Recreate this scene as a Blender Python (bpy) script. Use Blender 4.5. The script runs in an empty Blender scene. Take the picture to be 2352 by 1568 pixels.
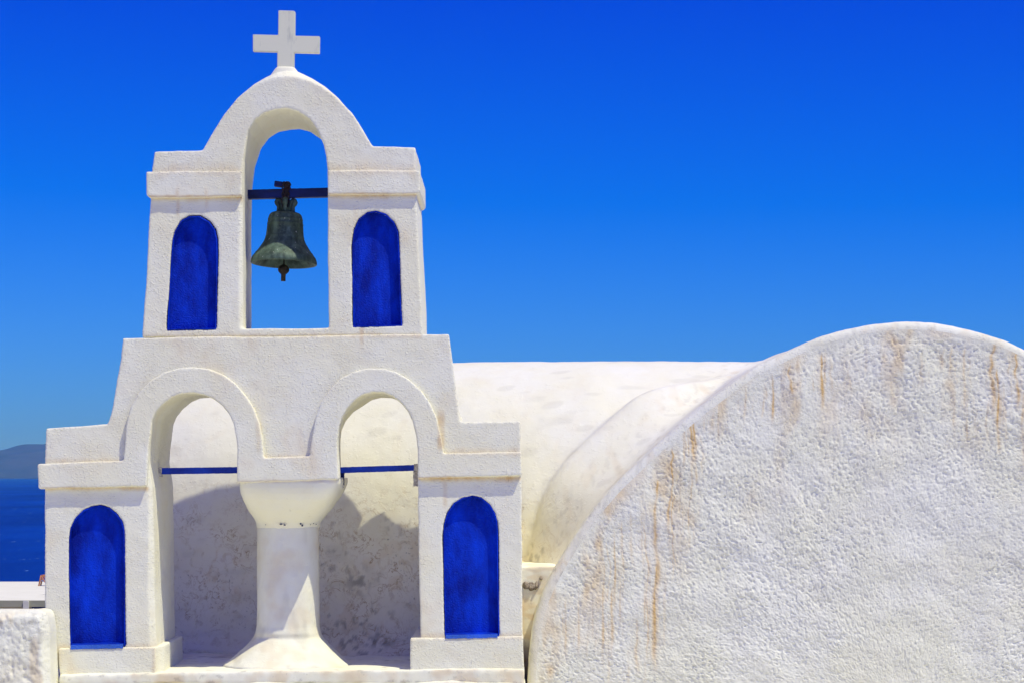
import bpy, bmesh, math, random
import numpy as np
from mathutils import Vector, Matrix

SC = bpy.context.scene
C = SC.collection
R = math.radians
random.seed(4)
np.random.seed(4)

# ------------------------------------------------------------------ camera
CAM_D = 14.0            # distance of the camera from the tower front plane (y = 0)
F = 4667.0              # focal length in units of a 2352 px wide picture
VH = 1087.0             # row of the eye level
cam_d = bpy.data.cameras.new('camera')
cam_d.sensor_width = 36.0
cam_d.lens = 36.0 * F / 2352.0
cam_d.shift_y = (VH - 784.0) / 2352.0
cam_d.clip_start = 0.1
cam_d.clip_end = 200000.0
cam = bpy.data.objects.new('camera', cam_d)
cam.location = (0.0, -CAM_D, 0.0)
cam.rotation_euler = (R(90), 0, 0)
C.objects.link(cam)
SC.camera = cam

# ------------------------------------------------------------------ light
SUN = Vector((1.39, -1.0, 3.6)).normalized()       # towards the sun
elev = math.asin(SUN.z)
azim = math.atan2(SUN.x, SUN.y)                    # clockwise from +Y
world = bpy.data.worlds.new("World")
SC.world = world
world.use_nodes = True
nt = world.node_tree
nt.nodes.clear()
wo = nt.nodes.new('ShaderNodeOutputWorld')
bg = nt.nodes.new('ShaderNodeBackground')
sky = nt.nodes.new('ShaderNodeTexSky')
sky.sky_type = 'NISHITA'
sky.sun_disc = False
sky.sun_elevation = elev
sky.sun_rotation = azim
sky.altitude = 100
sky.air_density = 1.0
sky.dust_density = 0.3
sky.ozone_density = 2.0
# polarised, strongly saturated Mediterranean blue: the same sky, contrast raised per channel
sep = nt.nodes.new('ShaderNodeSeparateColor')
com = nt.nodes.new('ShaderNodeCombineColor')
nt.links.new(sky.outputs[0], sep.inputs[0])
for i_, (gain, off) in enumerate(((0.27, 3.2), (0.69, 2.40), (1.46, 0.0))):
    m1 = nt.nodes.new('ShaderNodeMath')
    m1.operation = 'SUBTRACT'
    m1.inputs[1].default_value = off
    m2 = nt.nodes.new('ShaderNodeMath')
    m2.operation = 'MULTIPLY'
    m2.inputs[1].default_value = gain
    m3 = nt.nodes.new('ShaderNodeMath')
    m3.operation = 'MAXIMUM'
    m3.inputs[1].default_value = 0.0
    nt.links.new(sep.outputs[i_], m1.inputs[0])
    nt.links.new(m1.outputs[0], m2.inputs[0])
    nt.links.new(m2.outputs[0], m3.inputs[0])
    nt.links.new(m3.outputs[0], com.inputs[i_])
nt.links.new(com.outputs[0], bg.inputs[0])
bg.inputs[1].default_value = 0.10
nt.links.new(bg.outputs[0], wo.inputs[0])

sun_d = bpy.data.lights.new('sun', 'SUN')
sun_d.energy = 3.9
sun_d.angle = R(0.55)
sun_d.color = (1.0, 0.965, 0.73)
sun = bpy.data.objects.new('sun', sun_d)
sun.location = (20, -20, 50)
sun.rotation_euler = SUN.to_track_quat('Z', 'Y').to_euler()
C.objects.link(sun)

SC.view_settings.view_transform = 'Standard'
SC.view_settings.look = 'None'
SC.view_settings.gamma = 1.0
SC.view_settings.exposure = 0.0
SC.view_settings.use_curve_mapping = False
SC.cycles.max_bounces = 10
SC.cycles.diffuse_bounces = 6

# ------------------------------------------------------------------ helpers
def W(u, v, y=0.0):
    s = (CAM_D + y) / F
    return ((u - 1176.0) * s, (VH - v) * s)

def D(u, v):
    return ((u - 1176.0) * 0.003, (VH - v) * 0.003)

def _h(ix, iy, iz, seed):
    n = (ix * 374761393 + iy * 668265263 + iz * 2147483647 + seed * 1442695041) & 0xFFFFFFFF
    n = ((n ^ (n >> 13)) * 1274126177) & 0xFFFFFFFF
    n = ((n ^ (n >> 16)) * 2246822519) & 0xFFFFFFFF
    return ((n ^ (n >> 15)) & 0xFFFFFF) / float(0xFFFFFF) * 2 - 1

def noise(p, sc=1.0, seed=0):
    """value noise in -1..1 for an (N,3) array"""
    rs = np.random.RandomState(seed * 7 + 11)
    M_, _ = np.linalg.qr(rs.normal(size=(3, 3)))
    q = np.asarray(p, dtype=np.float64) @ M_.T * sc + 1000.0 + rs.uniform(0, 50, 3)
    i = np.floor(q).astype(np.int64)
    f = q - i
    f = f * f * f * (f * (f * 6 - 15) + 10)
    r = 0
    for dx in (0, 1):
        wx = f[:, 0] if dx else 1 - f[:, 0]
        for dy in (0, 1):
            wy = f[:, 1] if dy else 1 - f[:, 1]
            for dz in (0, 1):
                wz = f[:, 2] if dz else 1 - f[:, 2]
                r = r + wx * wy * wz * _h(i[:, 0] + dx, i[:, 1] + dy, i[:, 2] + dz, seed)
    return r

def fbm(p, sc, octv=3, seed=0, gain=0.5):
    a, r, t = 1.0, 0, 0
    for k in range(octv):
        r = r + a * noise(p, sc * 2.03 ** k, seed + 17 * k)
        t += a
        a *= gain
    return r / t

def sstep(a, b, x):
    t = np.clip((x - a) / (b - a), 0, 1)
    return t * t * (3 - 2 * t)

def empty(name, label, cat, loc=(0, 0, 0), group=None):
    o = bpy.data.objects.new(name, None)
    o.location = loc
    o.empty_display_size = 0.2
    C.objects.link(o)
    o['label'] = label
    o['category'] = cat
    if group:
        o['group'] = group
    return o

def link(name, me, mat=None, parent=None, label=None, kind=None, cat=None, smooth=None):
    o = bpy.data.objects.new(name, me)
    C.objects.link(o)
    if mat:
        me.materials.clear()
        me.materials.append(mat)
    if parent:
        o.parent = parent
        o.matrix_parent_inverse = Matrix.Translation(-Vector(parent.location))
    if label:
        o['label'] = label
    if kind:
        o['kind'] = kind
    if cat:
        o['category'] = cat
    if smooth is not None:
        me.polygons.foreach_set('use_smooth', [smooth] * len(me.polygons))
    return o

def mesh_from(verts, faces, name='mesh'):
    me = bpy.data.meshes.new(name)
    me.from_pydata([tuple(v) for v in verts], [], faces)
    me.update()
    return me

def bm_mesh(bm, name='mesh'):
    bmesh.ops.recalc_face_normals(bm, faces=bm.faces)
    me = bpy.data.meshes.new(name)
    bm.to_mesh(me)
    bm.free()
    return me

def densify(layers, step=0.03, wob=0.0012, seed=0):
    """layers: list of (points[(x,z)...], y); the same subdivision for every layer"""
    base = [np.array(p, float) for p, y in layers]
    n = len(base[0])
    cnt = []
    for i in range(n):
        L = max(np.linalg.norm(b[(i + 1) % n] - b[i]) for b in base)
        cnt.append(max(1, int(round(L / step))))
    out = []
    for li, (b, (p, y)) in enumerate(zip(base, layers)):
        pts = []
        for i in range(n):
            a, c = b[i], b[(i + 1) % n]
            for k in range(cnt[i]):
                pts.append(a + (c - a) * k / cnt[i])
        pts = np.array(pts)
        p3 = np.c_[pts[:, 0], np.zeros(len(pts)), pts[:, 1]]
        pts[:, 0] += wob * noise(p3, 9, seed) + wob * 1.5 * noise(p3, 2.5, seed + 3)
        pts[:, 1] += wob * noise(p3, 9, seed + 5) + wob * 1.5 * noise(p3, 2.5, seed + 8)
        out.append((pts, y))
    return out

def loft(outer, holes=(), step=0.03, wob=0.0022, seed=0, yfun=None):
    """outer / holes: lists of layers [(pts, y), ...] front to back; returns a closed bmesh"""
    bm = bmesh.new()
    fe, be = [], []
    for loopl in [outer] + list(holes):
        rings = []
        for pts, y in densify(loopl, step, wob, seed):
            rings.append([bm.verts.new((x, y, z)) for x, z in pts])
        n = len(rings[0])
        for a, b in zip(rings, rings[1:]):
            for i in range(n):
                j = (i + 1) % n
                bm.faces.new((a[i], a[j], b[j], b[i]))
        for i in range(n):
            j = (i + 1) % n
            fe.append(bm.edges.get((rings[0][i], rings[0][j])))
            be.append(bm.edges.get((rings[-1][i], rings[-1][j])))
    bmesh.ops.triangle_fill(bm, use_beauty=True, use_dissolve=False, edges=fe)
    bmesh.ops.triangle_fill(bm, use_beauty=True, use_dissolve=False, edges=be)
    bmesh.ops.recalc_face_normals(bm, faces=bm.faces)
    return bm

def offset_loop(pts, d):
    """move a clockwise or counter-clockwise loop outward by d"""
    p = np.array(pts, float)
    area = 0.5 * np.sum(p[:, 0] * np.roll(p[:, 1], -1) - np.roll(p[:, 0], -1) * p[:, 1])
    s = 1 if area > 0 else -1
    out = []
    n = len(p)
    for i in range(n):
        a = p[i] - p[i - 1]
        b = p[(i + 1) % n] - p[i]
        na = np.array([a[1], -a[0]]) / (np.linalg.norm(a) + 1e-9) * s
        nb = np.array([b[1], -b[0]]) / (np.linalg.norm(b) + 1e-9) * s
        m = na + nb
        m /= (np.linalg.norm(m) + 1e-9)
        k = 1.0 / max(0.5, float(np.dot(m, na)))
        out.append(tuple(p[i] + m * d * k))
    return out

def coords(me):
    a = np.empty(len(me.vertices) * 3, np.float64)
    me.vertices.foreach_get('co', a)
    return a.reshape(-1, 3)

def normals(me):
    a = np.empty(len(me.vertices) * 3, np.float32)
    me.vertex_normals.foreach_get('vector', a) if hasattr(me, 'vertex_normals') else me.vertices.foreach_get('normal', a)
    return a.reshape(-1, 3).astype(np.float64)

def set_attr(me, name, arr):
    at = me.attributes.get(name) or me.attributes.new(name, 'FLOAT', 'POINT')
    at.data.foreach_set('value', np.asarray(arr, np.float32))

def remesh(bm, voxel=0.010, smooth=3):
    me = bm_mesh(bm)
    ROT = Matrix.Rotation(R(27), 4, 'X') @ Matrix.Rotation(R(34), 4, 'Z') @ Matrix.Rotation(R(23), 4, 'Y')
    me.transform(ROT)
    o = bpy.data.objects.new('temporary', me)
    C.objects.link(o)
    m = o.modifiers.new('r', 'REMESH')
    m.mode = 'VOXEL'
    m.voxel_size = voxel
    m.use_smooth_shade = True
    if smooth:
        s = o.modifiers.new('s', 'SMOOTH')
        s.factor = 0.5
        s.iterations = smooth
    dg = bpy.context.evaluated_depsgraph_get()
    dg.update()
    new = bpy.data.meshes.new_from_object(o.evaluated_get(dg))
    bpy.data.objects.remove(o)
    bpy.data.meshes.remove(me)
    new.transform(ROT.inverted())
    new.update()
    return new

def join(*bms):
    out = bmesh.new()
    for b in bms:
        me = bm_mesh(b)
        out.from_mesh(me)
        bpy.data.meshes.remove(me)
    return out

def lerp_loop(a, b, t):
    return [(p[0] + (q[0] - p[0]) * t, p[1] + (q[1] - p[1]) * t) for p, q in zip(a, b)]

def plaster(name, bm, mat, parent, voxel=0.009, smooth=3, amp=0.0020, marks=None, label=None, seed=0):
    me = remesh(bm, voxel, smooth)
    p = coords(me)
    n = normals(me)
    d = amp * (0.6 * fbm(p, 14, 2, seed + 1) + 1.0 * noise(p, 4, seed + 2))
    p2 = p + n * d[:, None]
    me.vertices.foreach_set('co', p2.ravel())
    st, dk = (marks(p, n) if marks else (np.zeros(len(p)), np.zeros(len(p))))
    set_attr(me, 'stain', np.clip(st, 0, 1))
    set_attr(me, 'dirt', np.clip(dk, 0, 1))
    me.update()
    return link(name, me, mat, parent, label=label, smooth=True)

# ------------------------------------------------------------------ materials
def newmat(name):
    m = bpy.data.materials.new(name)
    m.use_nodes = True
    n = m.node_tree
    n.nodes.clear()
    out = n.nodes.new('ShaderNodeOutputMaterial')
    b = n.nodes.new('ShaderNodeBsdfPrincipled')
    n.links.new(b.outputs[0], out.inputs[0])
    return m, n, b

def N(nt, t, **kw):
    n = nt.nodes.new(t)
    for k, v in kw.items():
        if k.startswith('i_'):
            n.inputs[k[2:].replace('_', ' ')].default_value = v
        else:
            setattr(n, k, v)
    return n

def tex_coord(nt, scale=(1, 1, 1)):
    tc = nt.nodes.new('ShaderNodeTexCoord')
    mp = nt.nodes.new('ShaderNodeMapping')
    mp.inputs['Scale'].default_value = scale
    nt.links.new(tc.outputs['Object'], mp.inputs[0])
    return mp.outputs[0]

def noise_n(nt, scale, detail=4, rough=0.55, stretch=(1, 1, 1), dist=0.0):
    n = N(nt, 'ShaderNodeTexNoise')
    n.inputs['Scale'].default_value = scale
    n.inputs['Detail'].default_value = detail
    n.inputs['Roughness'].default_value = rough
    n.inputs['Distortion'].default_value = dist
    nt.links.new(tex_coord(nt, stretch), n.inputs['Vector'])
    return n.outputs[0]

def ramp(nt, src, a, b, ca=(0, 0, 0, 1), cb=(1, 1, 1, 1)):
    r = N(nt, 'ShaderNodeValToRGB')
    r.color_ramp.elements[0].position = a
    r.color_ramp.elements[1].position = b
    r.color_ramp.elements[0].color = ca
    r.color_ramp.elements[1].color = cb
    nt.links.new(src, r.inputs[0])
    return r.outputs[0]

def mix(nt, fac, a, b, mode='MIX'):
    m = N(nt, 'ShaderNodeMix', data_type='RGBA', blend_type=mode)
    for sock, v in ((m.inputs[0], fac), (m.inputs[6], a), (m.inputs[7], b)):
        if hasattr(v, 'is_linked') or isinstance(v, bpy.types.NodeSocket):
            nt.links.new(v, sock)
        else:
            sock.default_value = v if not isinstance(v, tuple) else (v + (1,) if len(v) == 3 else v)
    return m.outputs[2]

def math_n(nt, op, a, b=0.0, clamp=False):
    m = N(nt, 'ShaderNodeMath', operation=op, use_clamp=clamp)
    for sock, v in ((m.inputs[0], a), (m.inputs[1], b)):
        if isinstance(v, bpy.types.NodeSocket):
            nt.links.new(v, sock)
        else:
            sock.default_value = v
    return m.outputs[0]

def attr(nt, name):
    a = N(nt, 'ShaderNodeAttribute', attribute_name=name)
    return a.outputs['Fac']

def plaster_mat(name, base=(0.84, 0.81, 0.615), base2=(0.85, 0.835, 0.69), ochre=(0.60, 0.37, 0.14),
                dirt=(0.22, 0.20, 0.17), fine=90, fine_d=0.004, stroke=0.5, coarse=0.0, blotch=0.15,
                pits=0.5, rough=0.9, crust=False):
    m, nt, b = newmat(name)
    v1 = ramp(nt, noise_n(nt, 1.9, 5, 0.62), 0.40, 0.60)
    col = mix(nt, v1, base, base2)
    # warm blotches where rain has washed dust over the lime wash
    bl = ramp(nt, noise_n(nt, 3.2, 6, 0.65, (1, 1, 1), 0.6), 0.52, 0.74)
    col = mix(nt, math_n(nt, 'MULTIPLY', bl, blotch), col, (0.74, 0.62, 0.43))
    col = mix(nt, attr(nt, 'stain'), col, ochre)
    col = mix(nt, attr(nt, 'dirt'), col, dirt)
    # tiny dark pits
    pn = ramp(nt, noise_n(nt, 55, 2, 0.5), 0.70, 0.78)
    col = mix(nt, math_n(nt, 'MULTIPLY', pn, 0.25 * pits), col, (0.35, 0.32, 0.28))
    nt.links.new(col, b.inputs['Base Color'])
    b.inputs['Roughness'].default_value = rough
    b.inputs['Specular IOR Level'].default_value = 0.15
    h = noise_n(nt, fine, 3, 0.6)
    h2 = noise_n(nt, fine * 0.45, 4, 0.6, (1, 1, 2.6))
    grains = ramp(nt, noise_n(nt, fine * 0.8, 2, 0.5), 0.56, 0.70)
    hh = math_n(nt, 'ADD', math_n(nt, 'MULTIPLY', h, 0.5), math_n(nt, 'MULTIPLY', h2, stroke))
    hh = math_n(nt, 'ADD', hh, math_n(nt, 'MULTIPLY', grains, 0.45))
    if coarse:
        hh = math_n(nt, 'ADD', hh, math_n(nt, 'MULTIPLY', noise_n(nt, 16, 4, 0.6), coarse))
    patch = ramp(nt, noise_n(nt, 4.5, 4, 0.6), 0.36, 0.60, (0.30, 0.30, 0.30, 1), (1, 1, 1, 1))
    hh = math_n(nt, 'MULTIPLY', hh, patch)
    if crust:
        age = attr(nt, 'age')
        ln = math_n(nt, 'ABSOLUTE', math_n(nt, 'SUBTRACT', noise_n(nt, 9, 5, 0.62, (1, 1, 1), 0.8), 0.5))
        ln = ramp(nt, ln, 0.004, 0.022, (1, 1, 1, 1), (0, 0, 0, 1))
        msk = ramp(nt, noise_n(nt, 4, 3), 0.46, 0.60)
        flk = math_n(nt, 'MULTIPLY', math_n(nt, 'MULTIPLY', ln, msk), age)
        tan = math_n(nt, 'MULTIPLY', ramp(nt, noise_n(nt, 13, 6, 0.7, (1, 1, 1), 0.5), 0.54, 0.66), age)
        col = mix(nt, math_n(nt, 'MULTIPLY', tan, 0.42), col, (0.56, 0.44, 0.28))
        col = mix(nt, math_n(nt, 'MULTIPLY', flk, 0.75), col, (0.42, 0.29, 0.15))
        spk = math_n(nt, 'MULTIPLY', ramp(nt, noise_n(nt, 42, 3, 0.6), 0.62, 0.69), ramp(nt, noise_n(nt, 3.1, 4), 0.47, 0.62))
        col = mix(nt, math_n(nt, 'MULTIPLY', math_n(nt, 'MULTIPLY', spk, age), 0.6), col, (0.16, 0.14, 0.12))
        nt.links.new(col, b.inputs['Base Color'])
        hh = math_n(nt, 'ADD', hh, math_n(nt, 'MULTIPLY', tan, -0.8))
    bp = N(nt, 'ShaderNodeBump')
    bp.inputs['Strength'].default_value = 1.0
    bp.inputs['Distance'].default_value = fine_d
    nt.links.new(hh, bp.inputs['Height'])
    nt.links.new(bp.outputs[0], b.inputs['Normal'])
    return m

M_FAC = plaster_mat('tower plaster', fine_d=0.0065, blotch=0.25)
M_SMOOTH = plaster_mat('smooth lime wash', fine_d=0.0018, fine=60, blotch=0.22, pits=0.4)
M_GABLE = plaster_mat('rough roughcast plaster', ochre=(0.72, 0.49, 0.21), base=(0.83, 0.815, 0.655), base2=(0.85, 0.84, 0.72),
                      fine_d=0.0065, fine=105, stroke=0.3, coarse=0.2, blotch=0.12)
M_VAULT = plaster_mat('weathered vault plaster', base=(0.81, 0.785, 0.635), base2=(0.82, 0.805, 0.70),
                      fine_d=0.0026, fine=40, blotch=0.22, pits=0.9, stroke=0.3, crust=True)

def blue_mat():
    m, nt, b = newmat('cobalt blue paint')
    v = ramp(nt, noise_n(nt, 7, 5, 0.6, (1, 1, 0.45)), 0.35, 0.68)
    col = mix(nt, v, (0.0, 0.011, 0.27), (0.0, 0.045, 0.70))
    sp = ramp(nt, noise_n(nt, 140, 2, 0.5), 0.69, 0.74)
    col = mix(nt, math_n(nt, 'MULTIPLY', sp, 0.25), col, (0.05, 0.30, 0.85))
    col = mix(nt, attr(nt, 'dirt'), col, (0.002, 0.008, 0.07))
    col = mix(nt, attr(nt, 'stain'), col, (0.10, 0.28, 0.80))
    nt.links.new(col, b.inputs['Base Color'])
    b.inputs['Roughness'].default_value = 0.55
    b.inputs['Specular IOR Level'].default_value = 0.10
    h = math_n(nt, 'ADD', noise_n(nt, 95, 3, 0.6), math_n(nt, 'MULTIPLY', noise_n(nt, 45, 3, 0.6, (1, 1, 0.4)), 0.6))
    bp = N(nt, 'ShaderNodeBump')
    bp.inputs['Distance'].default_value = 0.010
    nt.links.new(h, bp.inputs['Height'])
    nt.links.new(bp.outputs[0], b.inputs['Normal'])
    return m
M_BLUE = blue_mat()

def simple_mat(name, c1, c2, scale=6, rough=0.6, metal=0.0, bump=0.002, bscale=60, a=0.35, bb=0.65, stretch=(1, 1, 1), spec=0.3):
    m, nt, b = newmat(name)
    v = ramp(nt, noise_n(nt, scale, 5, 0.6, stretch), a, bb)
    nt.links.new(mix(nt, v, c1, c2), b.inputs['Base Color'])
    b.inputs['Roughness'].default_value = rough
    b.inputs['Metallic'].default_value = metal
    b.inputs['Specular IOR Level'].default_value = spec
    bp = N(nt, 'ShaderNodeBump')
    bp.inputs['Distance'].default_value = bump
    nt.links.new(noise_n(nt, bscale, 4), bp.inputs['Height'])
    nt.links.new(bp.outputs[0], b.inputs['Normal'])
    return m

M_BEAM = simple_mat('blue painted wooden beam', (0.001, 0.004, 0.03), (0.002, 0.014, 0.14), 12, 0.55, 0, 0.003, 60, stretch=(0.3, 1, 1))
M_BAR = simple_mat('bright blue painted bar', (0.002, 0.02, 0.28), (0.003, 0.05, 0.52), 12, 0.5, 0, 0.002, 60, stretch=(0.4, 1, 1))
M_MARBLE = simple_mat('veined white marble', (0.40, 0.42, 0.38), (0.74, 0.73, 0.57), 7, 0.45, 0, 0.0006, 60, 0.30, 0.46, stretch=(1.4, 1, 0.35))
M_MORTAR = simple_mat('bare grey mortar', (0.34, 0.30, 0.25), (0.70, 0.66, 0.58), 60, 0.9, 0, 0.01, 60)
M_STONE = simple_mat('dark brown stone', (0.10, 0.075, 0.055), (0.40, 0.34, 0.28), 26, 0.9, 0, 0.02, 30)
M_CHAIN = simple_mat('rusty blue black chain', (0.012, 0.02, 0.04), (0.06, 0.03, 0.02), 40, 0.6, 0.4, 0.002, 80)

def bell_mat():
    m, nt, b = newmat('green patinated bronze')
    v = ramp(nt, noise_n(nt, 14, 5, 0.6, (1, 1, 0.3)), 0.35, 0.7)
    col = mix(nt, v, (0.022, 0.040, 0.030), (0.13, 0.205, 0.15))
    pa = ramp(nt, noise_n(nt, 30, 4, 0.6), 0.5, 0.75)
    col = mix(nt, math_n(nt, 'MULTIPLY', pa, 0.45), col, (0.22, 0.30, 0.23))
    sp = ramp(nt, noise_n(nt, 60, 2, 0.5, (1, 1, 0.6)), 0.71, 0.75)
    col = mix(nt, sp, col, (0.6, 0.63, 0.6))
    nt.links.new(col, b.inputs['Base Color'])
    b.inputs['Roughness'].default_value = 0.6
    b.inputs['Metallic'].default_value = 0.25
    bp = N(nt, 'ShaderNodeBump')
    bp.inputs['Distance'].default_value = 0.002
    nt.links.new(noise_n(nt, 70, 4), bp.inputs['Height'])
    nt.links.new(bp.outputs[0], b.inputs['Normal'])
    return m
M_BELL = bell_mat()
M_IRON = simple_mat('dark rusty iron', (0.015, 0.013, 0.012), (0.07, 0.05, 0.035), 40, 0.7, 0.3, 0.002, 80)

# ------------------------------------------------------------------ setting: sea, hill, ground
def sea():
    m, nt, b = newmat('deep blue sea water')
    v = ramp(nt, noise_n(nt, 0.004, 4, 0.55, (1, 0.35, 1)), 0.35, 0.68)
    col = mix(nt, v, (0.0, 0.022, 0.19), (0.0, 0.042, 0.33))
    cap = ramp(nt, noise_n(nt, 0.10, 3, 0.55, (1, 0.25, 1)), 0.69, 0.74)
    col = mix(nt, math_n(nt, 'MULTIPLY', cap, 0.8), col, (0.2, 0.42, 0.7))
    nt.links.new(col, b.inputs['Base Color'])
    b.inputs['Roughness'].default_value = 0.55
    b.inputs['Specular IOR Level'].default_value = 0.08
    bp = N(nt, 'ShaderNodeBump')
    bp.inputs['Distance'].default_value = 1.0
    bp.inputs['Strength'].default_value = 0.5
    nt.links.new(noise_n(nt, 0.08, 5, 0.6, (1, 0.5, 1)), bp.inputs['Height'])
    nt.links.new(bp.outputs[0], b.inputs['Normal'])
    rings = [0, 200, 600, 1500, 4000, 10000, 25000, 60000]
    vs, fs = [(0, 0, -65)], []
    n = 96
    for r in rings[1:]:
        for k in range(n):
            a = 2 * math.pi * k / n
            vs.append((r * math.cos(a), r * math.sin(a), -65))
    for k in range(n):
        fs.append((0, 1 + k, 1 + (k + 1) % n))
    for q in range(len(rings) - 2):
        for k in range(n):
            a = 1 + q * n
            fs.append((a + k, a + n + k, a + n + (k + 1) % n, a + (k + 1) % n))
    link('sea', mesh_from(vs, fs), m, kind='structure')
sea()

def hill_far():
    m = simple_mat('dry volcanic hillside', (0.018, 0.026, 0.026), (0.05, 0.055, 0.048), 0.0012, 0.95, 0, 20, 0.003)
    # island about 20 km off; ridge heights follow the skyline seen left of the tower
    yb = 31000.0
    s = (CAM_D + yb) / F
    nx, ny = 420, 110
    us = np.linspace(-1000, 1300, nx)
    ts = np.linspace(0, 1, ny)
    U_, T_ = np.meshgrid(us, ts)
    U_, T_ = U_.ravel(), T_.ravel()
    rid = 57 + 15 * sstep(-20, 130, U_) + 38 * sstep(120, 420, U_)
    rid = rid * np.exp(-((U_ - 250) / 620.0) ** 2) + 10 * np.exp(-((U_ - 250) / 800.0) ** 4)
    x = (U_ - 1176) * s
    y = yb - 4000 + 8000 * T_
    q = np.c_[x, y, 0 * x]
    prof = np.sin(math.pi * T_) ** 0.8
    rough = 1 + (0.16 * fbm(q, 1 / 1800.0, 4, 3, 0.6) + 0.08 * fbm(q, 1 / 420.0, 3, 9)) * (1 - 0.75 * sstep(0.35, 0.5, T_) * (1 - sstep(0.5, 0.65, T_)))
    z = -70 + rid * s * prof * rough + 6
    A = np.c_[x, y]
    verts = np.c_[A[:, 0], A[:, 1], z]
    faces = [(j * nx + i, j * nx + i + 1, (j + 1) * nx + i + 1, (j + 1) * nx + i) for j in range(ny - 1) for i in range(nx - 1)]
    link('hill', mesh_from(verts, faces), m, kind='structure', smooth=True)
hill_far()

def terrain():
    m = simple_mat('dry rocky ground', (0.16, 0.12, 0.09), (0.38, 0.32, 0.25), 0.6, 0.95, 0, 0.05, 3)
    n = 90
    xs = np.sign(np.linspace(-1, 1, n)) * (np.abs(np.linspace(-1, 1, n)) ** 2.2) * 1500
    ys = np.sign(np.linspace(-1, 1, n)) * (np.abs(np.linspace(-1, 1, n)) ** 2.2) * 1200
    X, Y = np.meshgrid(xs, ys)
    X, Y = X.ravel(), Y.ravel()
    q = np.c_[X, Y, 0 * X]
    drop = np.clip(Y - 9, 0, None) * 0.14 + np.clip(np.abs(X) - 16, 0, None) * 0.05
    back = np.clip(-Y - 25, 0, None) * 0.03
    z = -1.83 - drop - back - np.clip(Y - 9, 0, 40) / 40 * (1.2 + 1.5 * fbm(q, 0.06, 3, 5))
    edge = np.maximum(np.abs(X) / 1500, np.abs(Y) / 1200)
    z -= np.clip(edge - 0.45, 0, 1) * 320
    z = np.maximum(z, -130)
    faces = [(j * n + i, j * n + i + 1, (j + 1) * n + i + 1, (j + 1) * n + i) for j in range(n - 1) for i in range(n - 1)]
    link('ground', mesh_from(np.c_[X, Y, z], faces), m, kind='structure', smooth=True)
    # lime washed terrace that the tower, the chapel and the photographer stand on
    mt = simple_mat('lime washed paving', (0.79, 0.76, 0.57), (0.84, 0.82, 0.65), 1.2, 0.9, 0, 0.004, 30, spec=0.1)
    bm = bmesh.new()
    bmesh.ops.create_cube(bm, size=1.0, matrix=Matrix.Translation((0, -7.5, -1.90)) @ Matrix.Diagonal((30, 31, 0.30, 1)))
    bmesh.ops.bevel(bm, geom=bm.edges, offset=0.02, segments=2)
    link('terrace', bm_mesh(bm), mt, kind='structure')
terrain()

# ------------------------------------------------------------------ the bell tower
tower = empty('bell_tower', 'white plastered two-tier bell tower with blue arched niches and a marble cross on top', 'bell tower', (-1.56, 0.4, -1.75))
TB = 0.88      # back plane of the tower
NZ = lambda p, sc, sd: 0.5 + 0.5 * fbm(p, sc, 3, sd)

# outlines in picture units of the front plane
UP_OUT = [(969, 770), (324.5, 774), (328, 720), (333, 650), (339, 540), (344, 450), (347, 396), (353, 347), (464, 344),
          (487.5, 301.5), (512.5, 262.5), (543.7, 224), (578, 196), (606, 183), (632, 176), (656, 173.5), (682, 175.5), (712, 184.5),
          (743, 201), (775, 225), (806, 257), (831, 295), (855, 335), (953, 337.5), (953, 392), (955, 450), (960, 560), (966, 680)]
UP_OUT_B = [(969, 770), (324.5, 774), (328, 720), (333, 650), (339, 540), (344, 450), (347, 396), (353, 347), (464, 344),
            (487.5, 300), (512.5, 260), (543.7, 219), (579, 187), (606, 171), (634, 158), (656, 153), (680, 157), (712.5, 173),
            (743.8, 193), (775, 220.5), (806, 254.5), (831, 294), (855, 335), (953, 337.5), (953, 392), (955, 450), (960, 560), (966, 680)]
UP_HOLE = [(755, 753), (557, 753), (556, 600), (555.5, 450), (557, 393), (558.5, 365), (562, 343), (569, 300), (584, 274), (606, 257.5), (634, 249),
           (659, 247.8), (684, 254.7), (709, 272), (728, 300), (740.6, 328), (748.4, 359), (750.6, 393), (751.5, 452), (753, 600)]
UP_HOLE_F = [(755, 753), (549, 753), (548, 600), (547.5, 450), (552, 393), (556, 365), (561, 342), (568.5, 299), (584, 273), (606, 257), (634, 248.5),
             (659, 247.3), (684, 254.2), (709, 271.5), (728, 299.5), (740.9, 328), (748.7, 359), (750.9, 393), (751.8, 452), (753.3, 600)]
UP_HOLE_B = [(755, 753), (540, 753), (540, 600), (540, 450), (541, 400), (545, 370), (549, 343), (564, 297), (582, 271), (606, 255.5), (634, 249),
             (659, 247.8), (684, 254.7), (709, 272), (728, 300), (740.6, 328), (748.4, 359), (750.6, 393), (751.5, 452), (753, 600)]
UL_NICHE = [(384.4, 754.4), (386, 720), (389, 680), (392, 625), (395.3, 570.6), (397.5, 548), (401.6, 533), (415.6, 508), (434.4, 498), (456.3, 497), (478, 509.6),
            (490.6, 526.8), (495.3, 548.8), (496, 588), (495, 640), (494, 680), (492.8, 752.5)]
UR_NICHE = [(813, 748), (811.5, 680), (811, 630), (810.3, 561), (814, 530), (825, 505), (843.7, 489.4), (862.5, 486.3), (884.4, 492.5),
            (903, 511), (912, 533), (914, 567.5), (917, 664), (919, 710), (921, 746)]
LL_NICHE = [(164.7, 1482), (163, 1380), (161.8, 1300), (161.6, 1234), (164, 1212.4), (175, 1190.5), (193.8, 1171.8), (212.5, 1164), (231.3, 1161.4), (250, 1167),
            (265.6, 1179.5), (278, 1196.7), (283.4, 1215.4), (284.4, 1265), (285, 1400), (285.6, 1480)]
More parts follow.
